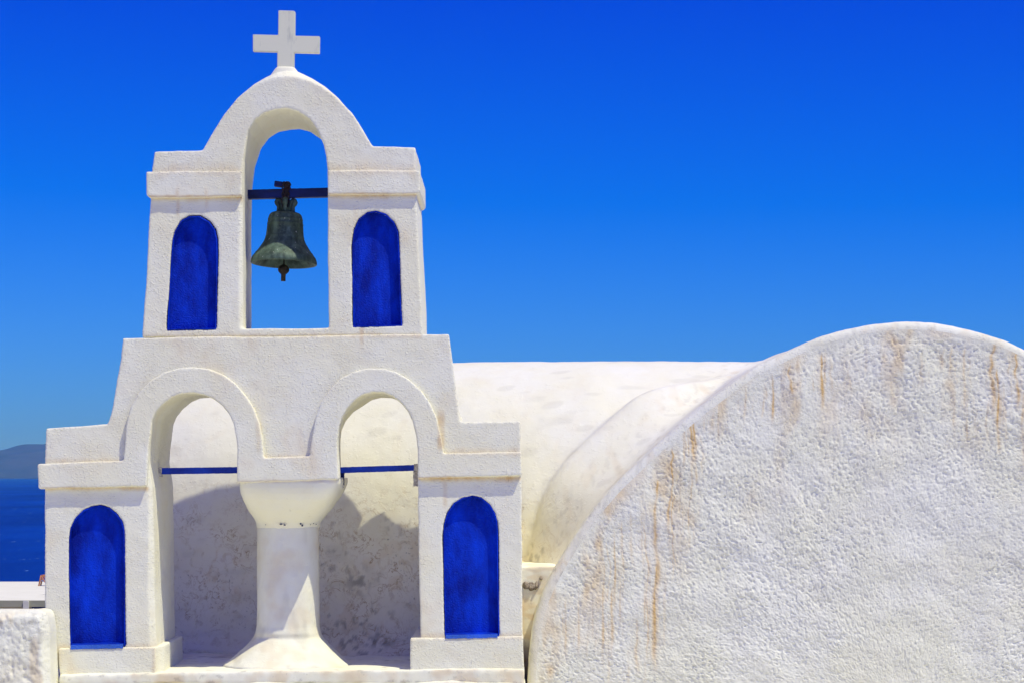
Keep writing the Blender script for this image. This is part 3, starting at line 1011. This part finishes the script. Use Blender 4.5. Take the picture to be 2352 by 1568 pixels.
# chain wrapped over the beam
def link_mesh(bm, c, d, side, ln=0.030, wd=0.021, r=0.0056):
    d = d.normalized()
    side = (side - d * side.dot(d)).normalized()
    pts = []
    for k in range(14):
        a = 2 * math.pi * k / 14
        pts.append(c + d * math.cos(a) * ln / 2 * 1.15 + side * math.sin(a) * wd / 2)
    tube(bm, pts, r, 6, True)
def chain(xoff, seed):
    zt = 512 * K8 - 240 * K8    # beam centre above the bell top
    path = []
    hb, hd = 0.040, 0.042
    for k in range(8):
        path.append(Vector((xoff, -hd, 60 * K8 + (zt + hb - 60 * K8) * k / 8)))
    path += [Vector((xoff, -hd, zt + hb)), Vector((xoff + 0.003, -0.014, zt + hb + 0.006)), Vector((xoff, 0.014, zt + hb + 0.006)), Vector((xoff, hd, zt + hb))]
    for k in range(8):
        path.append(Vector((xoff, hd, zt + hb - (zt + hb - 60 * K8) * (k + 1) / 8)))
    # resample
    seg = [0]
    for a, b in zip(path, path[1:]):
        seg.append(seg[-1] + (b - a).length)
    cnt = int(seg[-1] / 0.0235)
    for k in range(cnt):
        t = seg[-1] * (k + 0.5) / cnt
        i = max(j for j in range(len(seg)) if seg[j] <= t)
        i = min(i, len(path) - 2)
        f = (t - seg[i]) / (seg[i + 1] - seg[i])
        c = path[i].lerp(path[i + 1], f)
        d = path[i + 1] - path[i]
        bm = bmesh.new()
        sd = Vector((1, 0, 0)) if k % 2 else Vector((0.25, 1, 0.3))
        if abs(d.normalized().y) > 0.7 and not k % 2:
            sd = Vector((0.2, 0, 1))
        link_mesh(bm, c, d, sd + Vector((random.uniform(-.2, .2), random.uniform(-.2, .2), 0)))
        child('chain_link', bm, M_CHAIN, bell)
chain(-26 * K8, 1)
chain(6 * K8, 2)
chain(24 * K8, 3)
# clamp plate on top of the beam
bmq = bmesh.new()
zt = 512 * K8 - 240 * K8
bmesh.ops.create_cube(bmq, size=1, matrix=Matrix.Translation((-95 * K8, -0.01, zt + 66 * K8)) @ Matrix.Rotation(R(6), 4, 'Y') @ Matrix.Diagonal((100 * K8, 0.05, 62 * K8, 1)))
bmesh.ops.bevel(bmq, geom=bmq.edges, offset=0.003, segments=2)
child('clamp_block', bmq, M_BEAM, bell, smooth=False)

# ------------------------------------------------------------------ the chapel
YG = 0.10
chapel = empty('chapel', 'white domed barrel-vault chapel with rough plastered round gable on the right', 'chapel', (2.83, 2.0, -1.75))
GP = [(1979, 2560), (1987, 2440), (2004, 2329), (2054, 2189), (2133, 2050), (2207, 1938), (2282, 1845), (2384, 1742), (2505, 1631), (2626, 1528), (2738, 1444),
      (2831, 1379), (2924, 1333), (3064, 1268), (3203, 1230), (3296, 1213), (3408, 1206)]
GPW = [W(u / 1.6327, v / 1.6327, YG) for u, v in GP]
gx0 = GPW[-1][0]
GPW = [(GPW[0][0] - 0.01, -1.80)] + GPW
GPW = GPW + [(2 * gx0 - x, z) for x, z in reversed(GPW[:-1])]
CGX, CGZ = gx0, -1.80
ang = np.array([math.atan2(z - CGZ, x - CGX) for x, z in GPW])      # pi ... 0
ang[0], ang[-1] = math.pi, 0.0
rad = np.array([math.hypot(x - CGX, z - CGZ) for x, z in GPW])
def catmull(xq, xs, ys):
    i = np.clip(np.searchsorted(xs, xq) - 1, 0, len(xs) - 2)
    x0, x1 = xs[i], xs[i + 1]
    y0, y1 = ys[i], ys[i + 1]
    m = np.gradient(ys, xs)
    h = x1 - x0
    t = (xq - x0) / h
    return (2 * t**3 - 3 * t**2 + 1) * y0 + (t**3 - 2 * t**2 + t) * h * m[i] + (-2 * t**3 + 3 * t**2) * y1 + (t**3 - t**2) * h * m[i + 1]
xs_, ys_ = ang[::-1].copy(), rad[::-1].copy()
def Rg(theta):
    return catmull(theta, xs_, ys_)
# wall of the transverse vault: skewed a little towards the gable
VS = 0.29
def vault_wall_y(x):
    return 1.04 - VS * (x + 0.5)
VR = 1.47
VCZ = -0.57
def vault_sdf(p):
    """signed distance (outside positive) to the transverse barrel"""
    yw = np.maximum(vault_wall_y(p[:, 0]), 0.72)
    c = math.cos(math.atan(VS))
    dy = (p[:, 1] - yw) * c - VR
    dz = p[:, 2] - VCZ
    return np.where(dz > 0, np.sqrt(dy**2 + dz**2) - VR, np.abs(dy) - VR)
def gable_sdf(p):
    th = np.arctan2(p[:, 2] - CGZ, p[:, 0] - CGX)
    th = np.clip(th, 0.0, math.pi)
    r = np.hypot(p[:, 2] - CGZ, p[:, 0] - CGX)
    return np.maximum((r - Rg(th)) * 0.85, (YG - p[:, 1]))

def grid_faces(nr, nc):
    idx = np.arange(nr * nc).reshape(nr, nc)
    a, b, c, d = idx[:-1, :-1], idx[:-1, 1:], idx[1:, 1:], idx[1:, :-1]
    return np.stack([a, b, c, d], -1).reshape(-1, 4)
def grid_mesh(P, nr, nc, flip=False, drop=None):
    f = grid_faces(nr, nc)
    if drop is not None:
        f = f[~drop[f].all(axis=1)]
    if flip:
        f = f[:, ::-1]
    me = bpy.data.meshes.new('mesh')
    me.vertices.add(len(P))
    me.vertices.foreach_set('co', np.ascontiguousarray(P).ravel())
    me.loops.add(len(f) * 4)
    me.loops.foreach_set('vertex_index', np.ascontiguousarray(f).ravel().astype(np.int32))
    me.polygons.add(len(f))
    me.polygons.foreach_set('loop_start', np.arange(0, len(f) * 4, 4, dtype=np.int32))
    me.update(calc_edges=True)
    me.validate()
    return me

# gable face: rings out to the rim, fine where it is seen
nth, nr = 1300, 420
th = np.linspace(math.pi, 0, nth)
th = math.pi - (math.pi) * (np.linspace(0, 1, nth) ** 1.3)       # finer towards the left
Rt = Rg(th)
BEV = 0.055
rows = []
rr = 0.03 + (1 - 0.03) * np.linspace(0, 1, nr)
for k in range(nr):
    r = (Rt - BEV) * rr[k]
    rows.append(np.c_[CGX + r * np.cos(th), np.full(nth, YG), CGZ + r * np.sin(th)])
G = np.array(rows)
P = G.reshape(-1, 3)
edge = (Rt[None, :] - BEV) * (1 - rr[:, None])       # distance to rim
edge = edge.ravel()
q = P.copy(); q[:, 1] = 0
# billowy roughcast: ridged lumps with sharp little hollows
n1 = noise(q, 58, 101); n2 = noise(q + 3.3, 95, 102); n3 = noise(q, 17, 103); n4 = noise(q, 5, 104)
lumps = 0.35 * np.abs(n1) + 0.75 * n1 + 0.6 * n2 + 0.35 * n3
calm = 0.50 + 0.50 * sstep(-0.4, 0.35, 0.6 * noise(q, 1.3, 105) + 0.5 * noise(q, 4.5, 118))
fade = sstep(-0.01, 0.07, edge)
n5 = noise(q, 120, 108)
disp = (0.0030 * lumps * calm + 0.0018 * n5 + 0.002 * n3 + 0.010 * n4 + 0.008 * noise(q, 1.1, 106)) * (0.25 + 0.75 * fade)
pit = (sstep(0.48, 0.75, noise(q, 42, 107)) * 0.0045 + sstep(0.36, 0.62, noise(q, 66, 109)) * 0.0055) * calm
P[:, 1] -= (disp - pit * fade)
# slightly battered outward base
# stains: thin rust coloured drips hanging from the rim
U = (q[:, 0]) * F / (CAM_D + YG) + 1176
V = VH - q[:, 2] * F / (CAM_D + YG)
st = np.zeros(len(P)); dk = np.zeros(len(P))
drips = [(1776, 862, 985, 2.2, .7), (1818, 835, 925, 3, .8), (1889, 815, 960, 3.2, 1.0), (1896, 812, 900, 2, .6), (1955, 820, 930, 3, .35), (2048, 800, 950, 2.5, .35), (2168, 795, 860, 4, .35), (2186, 790, 880, 3, .45),
         (2216, 800, 990, 3, .5), (2222, 900, 1040, 2, .4), (2282, 785, 980, 5, .6), (2293, 850, 1060, 2.6, .95), (2338, 800, 960, 3, .8), (2350, 900, 1100, 3, .5), (1590, 960, 1100, 4, .7), (1596, 950, 1060, 3, .8), (1586, 1100, 1290, 2, .5), (1541, 1030, 1290, 3, .8), (1548, 1130, 1330, 2, .7),
         (1508, 1100, 1480, 4.5, .8), (1505, 1290, 1568, 4, 1.0), (1486, 1240, 1440, 2.4, .45), (1476, 1180, 1330, 3, .3), (1640, 930, 1010, 5, .25), (1651, 900, 1040, 2.5, .35), (1430, 1200, 1340, 2.2, .5), (1412, 1240, 1420, 2.2, .8), (1408, 1340, 1520, 3, .6), (1386, 1290, 1560, 2.4, .6), (1362, 1310, 1500, 3, .4),
         (1330, 1350, 1520, 2.4, .45), (1300, 1380, 1540, 3, .5), (1295, 1400, 1480, 2, .5), (1272, 1420, 1540, 2.5, .4), (1465, 1420, 1568, 3, .4), (1712, 880, 990, 2.5, .25), (1610, 1000, 1100, 2, .35), (1562, 1080, 1220, 2, .4), (2120, 810, 900, 3, .25), (1990, 800, 870, 3, .2), (1450, 1180, 1300, 3, .3)]
wig = noise(np.c_[np.zeros(len(P)), np.zeros(len(P)), q[:, 2]], 6, 110) * 9.0 + noise(np.c_[np.zeros(len(P)), np.zeros(len(P)), q[:, 2]], 24, 111) * 3.0
brk = 0.5 + 0.5 * noise(q * np.array([1, 1, 0.5]), 22, 112)
rd = random.Random(9)
for (u0, v0, v1, w, s_) in list(drips):
    for _ in range(5):
        k0 = rd.uniform(-24, 24)
        a0 = rd.uniform(v0, v0 + 0.6 * (v1 - v0))
        drips.append((u0 + k0, a0, a0 + rd.uniform(0.3, 0.8) * (v1 - v0), rd.uniform(1.2, 2.4), s_ * rd.uniform(0.25, 0.6)))
for u0, v0, v1, w, s_ in drips:
    spread = w * (0.65 + 0.8 * sstep(v0, v1, V))
    m = np.exp(-((U - u0 + wig * (0.6 + 0.4 * math.sin(u0))) / spread) ** 2) + 0.25 * np.exp(-((U - u0 + wig) / (spread * 4)) ** 2)
    m = m * sstep(v0 - 12, v0 + 14, V) * (1 - sstep(v0 + (v1 - v0) * 0.55, v1, V))
    st = np.maximum(st, m * s_ * (0.30 + 0.85 * brk))
# pale ochre wash near the left rim and between the drips
wash = sstep(0.45, 0.75, 0.5 + 0.5 * noise(q * np.array([1, 1, 0.22]), 9, 113))
st = np.maximum(st, 0.42 * wash * (1 - sstep(0.05, 1.0, edge)) * brk * 1.3)
st = np.maximum(st, 0.22 * (1 - sstep(0.0, 0.16, edge)) * sstep(-0.3, 0.5, n4))
dk = 0.16 * sstep(0.35, 0.75, noise(q, 1.7, 114)) * brk + 0.28 * sstep(0.5, 0.8, noise(q, 20, 115)) * (1 - sstep(0.0, 0.12, edge)) * sstep(1250, 1420, V)
me = grid_mesh(P, nr, nth, flip=False)
set_attr(me, 'stain', np.clip(st * 1.15, 0, 1)); set_attr(me, 'dirt', np.clip(dk, 0, 1))
GRIM = P.reshape(nr, nth, 3)[-1].copy()
gable = link('gable_wall', me, M_GABLE, chapel, smooth=True, label='rough plastered round gable wall with rusty drip stains')

# rim collar: rounds the gable edge back onto the roof
th2 = th[::2]
Rt2 = Rg(th2)
R2 = len(th2)
rows = []
for a in np.linspace(0, math.pi / 2, 7):
    r = Rt2 - BEV + BEV * math.sin(a)
    rows.append(np.c_[CGX + r * np.cos(th2), np.full(R2, YG + BEV * (1 - math.cos(a))), CGZ + r * np.sin(th2)])
for y in np.linspace(YG + BEV + 0.01, YG + 0.26, 14):
    rows.append(np.c_[CGX + Rt2 * np.cos(th2), np.full(R2, y), CGZ + Rt2 * np.sin(th2)])
rows.append(np.c_[CGX + (Rt2 - 0.03) * np.cos(th2), np.full(R2, YG + 0.30), CGZ + (Rt2 - 0.03) * np.sin(th2)])
nrow = len(rows)
P = np.array(rows).reshape(-1, 3)
nrm = np.c_[np.cos(np.tile(th2, nrow)), np.zeros(len(P)), np.sin(np.tile(th2, nrow))]
P = P + nrm * (0.002 + 0.0020 * noise(P, 17, 121) + 0.0016 * noise(P, 40, 120) + 0.004 * noise(P, 3, 119))[:, None] * sstep(YG, YG + 0.03, P[:, 1])[:, None]
P[:R2, 1] = GRIM[::2, 1]
P[R2:2 * R2, 1] += (GRIM[::2, 1] - YG) * 0.5
def roof_marks(p):
    qq = p.copy(); qq[:, 0] *= 2.0; qq[:, 2] *= 0.7
    low = 1 - sstep(-1.0, 0.2, p[:, 2])
    bl1 = noise(p, 9, 134); bl2 = noise(p, 21, 135); bl3 = noise(p, 3, 136)
    st = 0.32 * sstep(0.25, 0.62, bl1 * 0.7 + bl2 * 0.45) * (0.03 + 0.97 * low) * (0.5 + 0.5 * sstep(-0.3, 0.3, bl3))
    st = np.maximum(st, 0.16 * low)
    crack = 1 - sstep(0.0, 0.07, np.abs(noise(p + 0.05 * np.c_[bl1, bl2, bl1], 5.5, 137)))
    st = np.maximum(st, 0.45 * crack * low * sstep(0.0, 0.5, noise(p, 2.5, 138)))
    # thin streaks along the flank of the barrel
    fl = sstep(-0.3, -0.02, -np.abs(gable_sdf(p) - 0.0))
    st = np.maximum(st, 0.16 * sstep(0.2, 0.7, noise(qq, 8, 122)) * fl)
    dk = 0.16 * sstep(0.45, 0.7, noise(qq, 19, 124)) * fl
    specks = sstep(0.40, 0.62, noise(p, 30, 139)) * sstep(0.0, 0.45, noise(p, 3.5, 140))
    dk = np.maximum(dk, 0.6 * specks * low * sstep(-1.75, -1.2, p[:, 0]) + 0.12 * sstep(0.45, 0.75, noise(p * np.array([0.4, 1, 1]), 12, 126)))
    mold = np.exp(-(((p[:, 0] - W(875, 0, 1.15)[0]) / 0.13) ** 2 + ((p[:, 2] - W(0, 1472, 1.15)[1]) / 0.035) ** 2)) * sstep(-0.2, 0.3, noise(p, 40, 141))
    mold2 = np.exp(-(((p[:, 0] - W(822, 0, 1.15)[0]) / 0.10) ** 2 + ((p[:, 2] - W(0, 1333, 1.15)[1]) / 0.10) ** 2)) * sstep(0.0, 0.4, noise(p, 30, 142)) * 0.7
    dk = np.maximum(dk, np.maximum(mold, mold2))
    return np.clip(st, 0, 1), np.clip(dk, 0, 1)
me = grid_mesh(P, nrow, R2)
st_, dk_ = roof_marks(P)
set_attr(me, 'stain', st_); set_attr(me, 'dirt', dk_)
link('gable_rim', me, M_GABLE, chapel, smooth=True)

# the roof shell: barrel behind the gable, transverse vault and the chamfer between them, united
def tube_solid(rings):
    """closed solid from a list of equal closed loops [(n,3)]"""
    n = len(rings[0])
    verts = np.concatenate(rings)
    faces = []
    for k in range(len(rings) - 1):
        a = k * n
        for i in range(n):
            j = (i + 1) % n
            faces.append((a + i, a + j, a + n + j, a + n + i))
    faces.append(tuple(range(n)))
    faces.append(tuple(range(len(verts) - n, len(verts)))[::-1])
    me = mesh_from(verts, faces)
    bm = bmesh.new()
    bm.from_mesh(me)
    bpy.data.meshes.remove(me)
    bmesh.ops.recalc_face_normals(bm, faces=bm.faces)
    return bm
CW = 1 / math.cos(math.atan(VS))
YMIN = 0.72
th3 = np.linspace(math.pi, 0, 360)
R3 = Rg(th3)
x0 = CGX + R3 * np.cos(th3)
z0 = CGZ + R3 * np.sin(th3)
yv = np.maximum(vault_wall_y(x0), YMIN) + CW * (VR - np.sqrt(np.maximum(VR ** 2 - np.clip(z0 - VCZ, 0, VR) ** 2, 0)))
wch = (0.09 + 0.24 * sstep(-1.05, -0.1, z0)) * (1 - sstep(0.25, 0.80, z0)) * (x0 < CGX) + 0.02
ystart = np.maximum(yv - wch * 1.15, YG + 0.27)
rings = []
for y in np.r_[YG + 0.10, np.linspace(YG + 0.26, 3.2, 60), 4.3]:
    e = np.clip((y - ystart) / np.maximum(yv - ystart, 0.05), 0, 1)
    e = wch * e ** 1.6 * (1 - sstep(0.15, 0.5, y - yv))
    r = R3 + e
    rings.append(np.c_[CGX + r * np.cos(th3), np.full(len(th3), y), CGZ + r * np.sin(th3)])
barrel = tube_solid(rings)
rings = []
ang_ = np.linspace(0, math.pi, 90)
py = np.r_[-VR, -VR * np.cos(ang_), VR]
pz = np.r_[-1.85, VCZ + VR * np.sin(ang_), -1.85]
for x in np.linspace(-3.0, 2.6, 60):
    yc = max(vault_wall_y(x), YMIN) + VR * CW
    rings.append(np.c_[np.full(len(py), x), yc + py * CW, pz - 0.004 * (x + 0.5)])
me = remesh(join(barrel, tube_solid(rings)), 0.019, 45)
P = coords(me); nn = normals(me)
low = 1 - sstep(-1.0, 0.2, P[:, 2])
topm = 1 - 0.75 * sstep(0.3, 0.8, P[:, 2])
foot = 0.16 * np.exp(-np.clip(P[:, 2] + 1.34, 0, 9) / 0.07) * sstep(0.4, 0.8, -nn[:, 1]) * (P[:, 0] < 0.25)
disp = foot + 0.014 * topm * noise(P, 1.8, 130) + (0.002 + 0.006 * low) * noise(P, 6, 131) + 0.0015 * noise(P, 17, 132)
disp *= 1 - (1 - sstep(YG + 0.25, YG + 0.5, P[:, 1])) * 1.0
P2 = P + nn * disp[:, None]
me.vertices.foreach_set('co', P2.ravel())
me.update()
st_, dk_ = roof_marks(P)
set_attr(me, 'stain', st_); set_attr(me, 'dirt', dk_)
set_attr(me, 'age', np.clip(0.06 + 0.94 * (1 - sstep(-0.55, 0.15, P[:, 2])), 0, 1) * (1 - 0.8 * sstep(0.0, 0.4, P[:, 0])))
link('vault_roof', me, M_VAULT, chapel, smooth=True, label='smooth white vaulted roof behind the bell tower and gable')

# infill between tower and gable
def infill():
    a, b = (1188, 1284)
    pts = [W(a, 1302, .40), W(b, 1299, .40), W(b, 1640, .40), W(a, 1640, .40)]
    bm = loft([(pts, 0.40), ([(x, z + 0.02) if z > -1 else (x, z) for x, z in pts], 1.0)], step=0.06, wob=0.005, seed=81)
    def mk(p, n):
        u = p[:, 0] * F / (CAM_D + .24) + 1176
        v = VH - p[:, 2] * F / (CAM_D + .24)
        q = p.copy(); q[:, 2] *= 0.4
        st = 0.50 * sstep(1350, 1420, v) * (0.35 + 0.65 * sstep(-0.4, 0.4, noise(q, 12, 82))) + 0.28 * sstep(-0.2, 0.5, noise(p * np.array([1, 1, 3]), 9, 83))
        dk = 0.5 * sstep(0.35, 0.6, noise(p, 26, 84)) * sstep(1380, 1400, v) * sstep(1222, 1240, u)
        return st, dk
    plaster('infill_wall', bm, M_VAULT, chapel, voxel=0.009, smooth=5, amp=0.006, marks=mk, seed=85)
infill()
# stones showing in the broken plaster between the tower and the gable
def rock(u, v, w, h, y, seed, name='stone'):
    x, z = W(u, v, y)
    bm = bmesh.new()
    bmesh.ops.create_icosphere(bm, subdivisions=3, radius=1.0)
    P = np.array([q_.co for q_ in bm.verts])
    d = 1 + 0.28 * noise(P, 1.3, seed) + 0.12 * noise(P, 4, seed + 1)
    for q_, k in zip(bm.verts, d):
        c0 = q_.co * k
        q_.co = Vector((x + c0.x * w * 0.003 * 0.5, y + c0.y * 0.022, z + c0.z * h * 0.003 * 0.5))
    link(name, bm_mesh(bm), M_STONE, chapel, smooth=False)
rock(1208, 1343, 15, 17, 0.395, 1)
rock(1220, 1346, 16, 21, 0.395, 2)
rock(1232, 1344, 12, 18, 0.395, 3)
rock(1243, 1327, 8, 9, 0.395, 4)

# ------------------------------------------------------------------ foreground parapet, lower left
def parapet():
    root = empty('parapet_wall', 'low rough whitewashed wall with rounded end left of the bell tower', 'wall', (-3.7, -0.35, -1.75))
    out = [(136, 1575), (134, 1470), (133, 1438), (130, 1409), (123, 1397), (104, 1391.5), (60, 1393), (0, 1396), (-200, 1400), (-500, 1402), (-500, 1690), (142, 1690)]
    yf = -0.30
    O1 = [W(u, v, 0.0) for u, v in out]
    O0 = offset_loop(O1, -0.05)
    bm = loft([(O0, yf), (O1, yf + 0.06), (O1, 0.0)], wob=0.004, step=0.05, seed=70)
    me = remesh(bm, 0.010, 6)
    p = coords(me); n = normals(me)
    u = p[:, 0] * F / (CAM_D + yf) + 1176
    front = sstep(0.3, 0.9, -n[:, 1]) * (1 - sstep(96, 122, u)) * sstep(1396, 1412, VH - p[:, 2] * F / (CAM_D + yf))
    n1 = noise(p, 34, 201); n2 = noise(p + 3.3, 62, 202); n3 = noise(p, 15, 203)
    d = 0.007 * (0.9 * np.abs(n1) ** 0.8 + 0.4 * n1 + 0.45 * n2) * front + 0.005 * n3 * (0.4 + 0.6 * front) + 0.008 * noise(p, 3, 204)
    pit = sstep(0.5, 0.8, noise(p, 26, 205)) * 0.010 * front
    p2 = p + n * (d - pit)[:, None]
    me.vertices.foreach_set('co', p2.ravel())
    me.update()
    q = p * np.array([1, 1, 0.3])
    set_attr(me, 'stain', np.clip(0.30 * sstep(0.2, 0.7, noise(q, 17, 206)) * front + 0.15 * sstep(0.2, 0.8, noise(p, 5, 208)), 0, 1))
    set_attr(me, 'dirt', np.clip(0.35 * sstep(0.5, 0.8, noise(p, 22, 207)) * front, 0, 1))
    link('wall', me, M_GABLE, root, smooth=True)
parapet()

# ------------------------------------------------------------------ white house further down the slope
def far_house():
    yn = 80.0
    s = (CAM_D + yn) / F
    zr = -(1377.5 - VH) * s
    yf = zr * -F / (1334.5 - VH) - CAM_D
    mw = simple_mat('far house lime wash', (0.76, 0.74, 0.58), (0.82, 0.80, 0.64), 0.6, 0.9, 0, 0.01, 4, spec=0.1)
    md = simple_mat('far house olive grey edge', (0.40, 0.40, 0.26), (0.46, 0.45, 0.30), 0.8, 0.9, 0, 0.01, 4, spec=0.1)
    mb = simple_mat('far house blue shade', (0.01, 0.03, 0.22), (0.01, 0.04, 0.28), 0.8, 0.8, 0, 0.01, 4)
    root = empty('flat_roofed_house', 'white flat-roofed house by the sea left behind the bell tower', 'house', (-18, 87, -9))
    def bx(name, x0, x1, y0, y1, z0, z1, m, bev=0.03, rot=0, label=None):
        bm = bmesh.new()
        bmesh.ops.create_cube(bm, size=1, matrix=Matrix.Translation(((x0 + x1) / 2, (y0 + y1) / 2, (z0 + z1) / 2)) @ Matrix.Rotation(rot, 4, 'Z') @ Matrix.Diagonal((x1 - x0, y1 - y0, z1 - z0, 1)))
        bmesh.ops.bevel(bm, geom=bm.edges, offset=bev, segments=2)
        link(name, bm_mesh(bm), m, root, label=label)
    xa = (-420 - 1176) * s
    xb = (330 - 1176) * s
    bx('roof', xa, xb, yn, yf, zr - 0.12, zr, mw, 0.01)
    bx('roof_edge', xa + .03, xb - .03, yn - 0.06, yn - 0.003, zr - 0.30, zr - 0.01, md, 0.005)
    bx('wall', xa + 0.1, xb - 0.1, yn + 0.4, yf - 0.1, zr - 9, zr - 0.13, mw)
    px = (61 - 1176) * s
    bx('post', px - 0.13, px + 0.13, yn - 0.15, yn - 0.063, zr - 3.0, zr - 0.02, mw)
    bx('blue_shade_band', (70 - 1176) * s, xb - 0.2, yn + 0.25, yn + 0.39, zr - 2.2, zr - 0.13, mb)  # blue panel colours in the shade below the roof edge
    # low step of the roof behind the tower edge
    bm = bmesh.new()
    x0, x1 = (62 - 1176) * s, (200 - 1176) * s
    ya, yb2 = yn + 4.2, yn + 8
    pts = [(x0 - .5, ya, zr + 0.001), (x1, ya - 0.4, zr + 0.001), (x1, ya - 0.4, zr + 0.30), (x0 - .4, ya, zr + 0.01)]
    f = [bm.verts.new(p) for p in pts]
    g = [bm.verts.new((p[0] + (0.9 if i in (0, 3) else 0), yb2, p[2])) for i, p in enumerate(pts)]
    bm.faces.new(f); bm.faces.new(g)
    for i in range(4):
        bm.faces.new((f[i], f[(i + 1) % 4], g[(i + 1) % 4], g[i]))
    link('roof_step', bm_mesh(bm), mw, root)
    # vent box
    bx('vent_box', (97 - 1176) * s * 1.07, (106 - 1176) * s * 1.07, yn + 9.6, yn + 10.0, zr + .02, zr + 0.16, M_IRON, 0.01)
    # terracotta coloured folding chair at the roof's far edge
    ch = empty('deck_chair', 'tiny folding chair with orange wooden frame beyond the white flat roof', 'chair', ((98 - 1176) * (CAM_D + 92) / F, 92.2, zr))
    mo = simple_mat('orange brown wood', (0.45, 0.17, 0.07), (0.6, 0.28, 0.14), 3, 0.7)
    mc = simple_mat('pale blue canvas', (0.25, 0.38, 0.55), (0.4, 0.5, 0.6), 3, 0.8)
    def rod(name, a, b, r, m):
        bm = bmesh.new()
        tube(bm, [a, b], r, 8)
        child(name, bm, m, ch)
    for sy in (-0.22, 0.22):
        rod('leg', (-0.20, sy, 0.0), (-0.08, sy, 0.55), 0.04, mo)
        rod('leg', (0.25, sy, 0.0), (-0.05, sy, 0.50), 0.03, mo)
        rod('armrest', (-0.10, sy, 0.55), (0.30, sy, 0.55), 0.03, mo)
    bm = bmesh.new()
    bmesh.ops.create_cube(bm, size=1, matrix=Matrix.Translation((0.10, 0, 0.30)) @ Matrix.Rotation(R(-8), 4, 'Y') @ Matrix.Diagonal((0.45, 0.42, 0.03, 1)))
    child('seat', bm, mc, ch, smooth=False)
    bm = bmesh.new()
    bmesh.ops.create_cube(bm, size=1, matrix=Matrix.Translation((0.30, 0, 0.65)) @ Matrix.Rotation(R(14), 4, 'Y') @ Matrix.Diagonal((0.03, 0.42, 0.75, 1)))
    child('backrest', bm, mc, ch, smooth=False)
far_house()

# ------------------------------------------------------------------ haze
def haze():
    m = bpy.data.materials.new('thin sea haze')
    m.use_nodes = True
    nt = m.node_tree
    nt.nodes.clear()
    out = nt.nodes.new('ShaderNodeOutputMaterial')
    pv = nt.nodes.new('ShaderNodeVolumePrincipled')
    pv.inputs['Color'].default_value = (0.10, 0.46, 1.0, 1)
    pv.inputs['Absorption Color'].default_value = (1, 1, 1, 1)
    pv.inputs['Density'].default_value = 0.000029
    pv.inputs['Anisotropy'].default_value = 0.0
    nt.links.new(pv.outputs[0], out.inputs['Volume'])
    bm = bmesh.new()
    h0, h1 = -135.0, 900.0
    bmesh.ops.create_cube(bm, size=1, matrix=Matrix.Translation((0, 0, (h0 + h1) / 2)) @ Matrix.Diagonal((122000, 122000, h1 - h0, 1)))
    link('haze', bm_mesh(bm), m, kind='stuff')
haze()
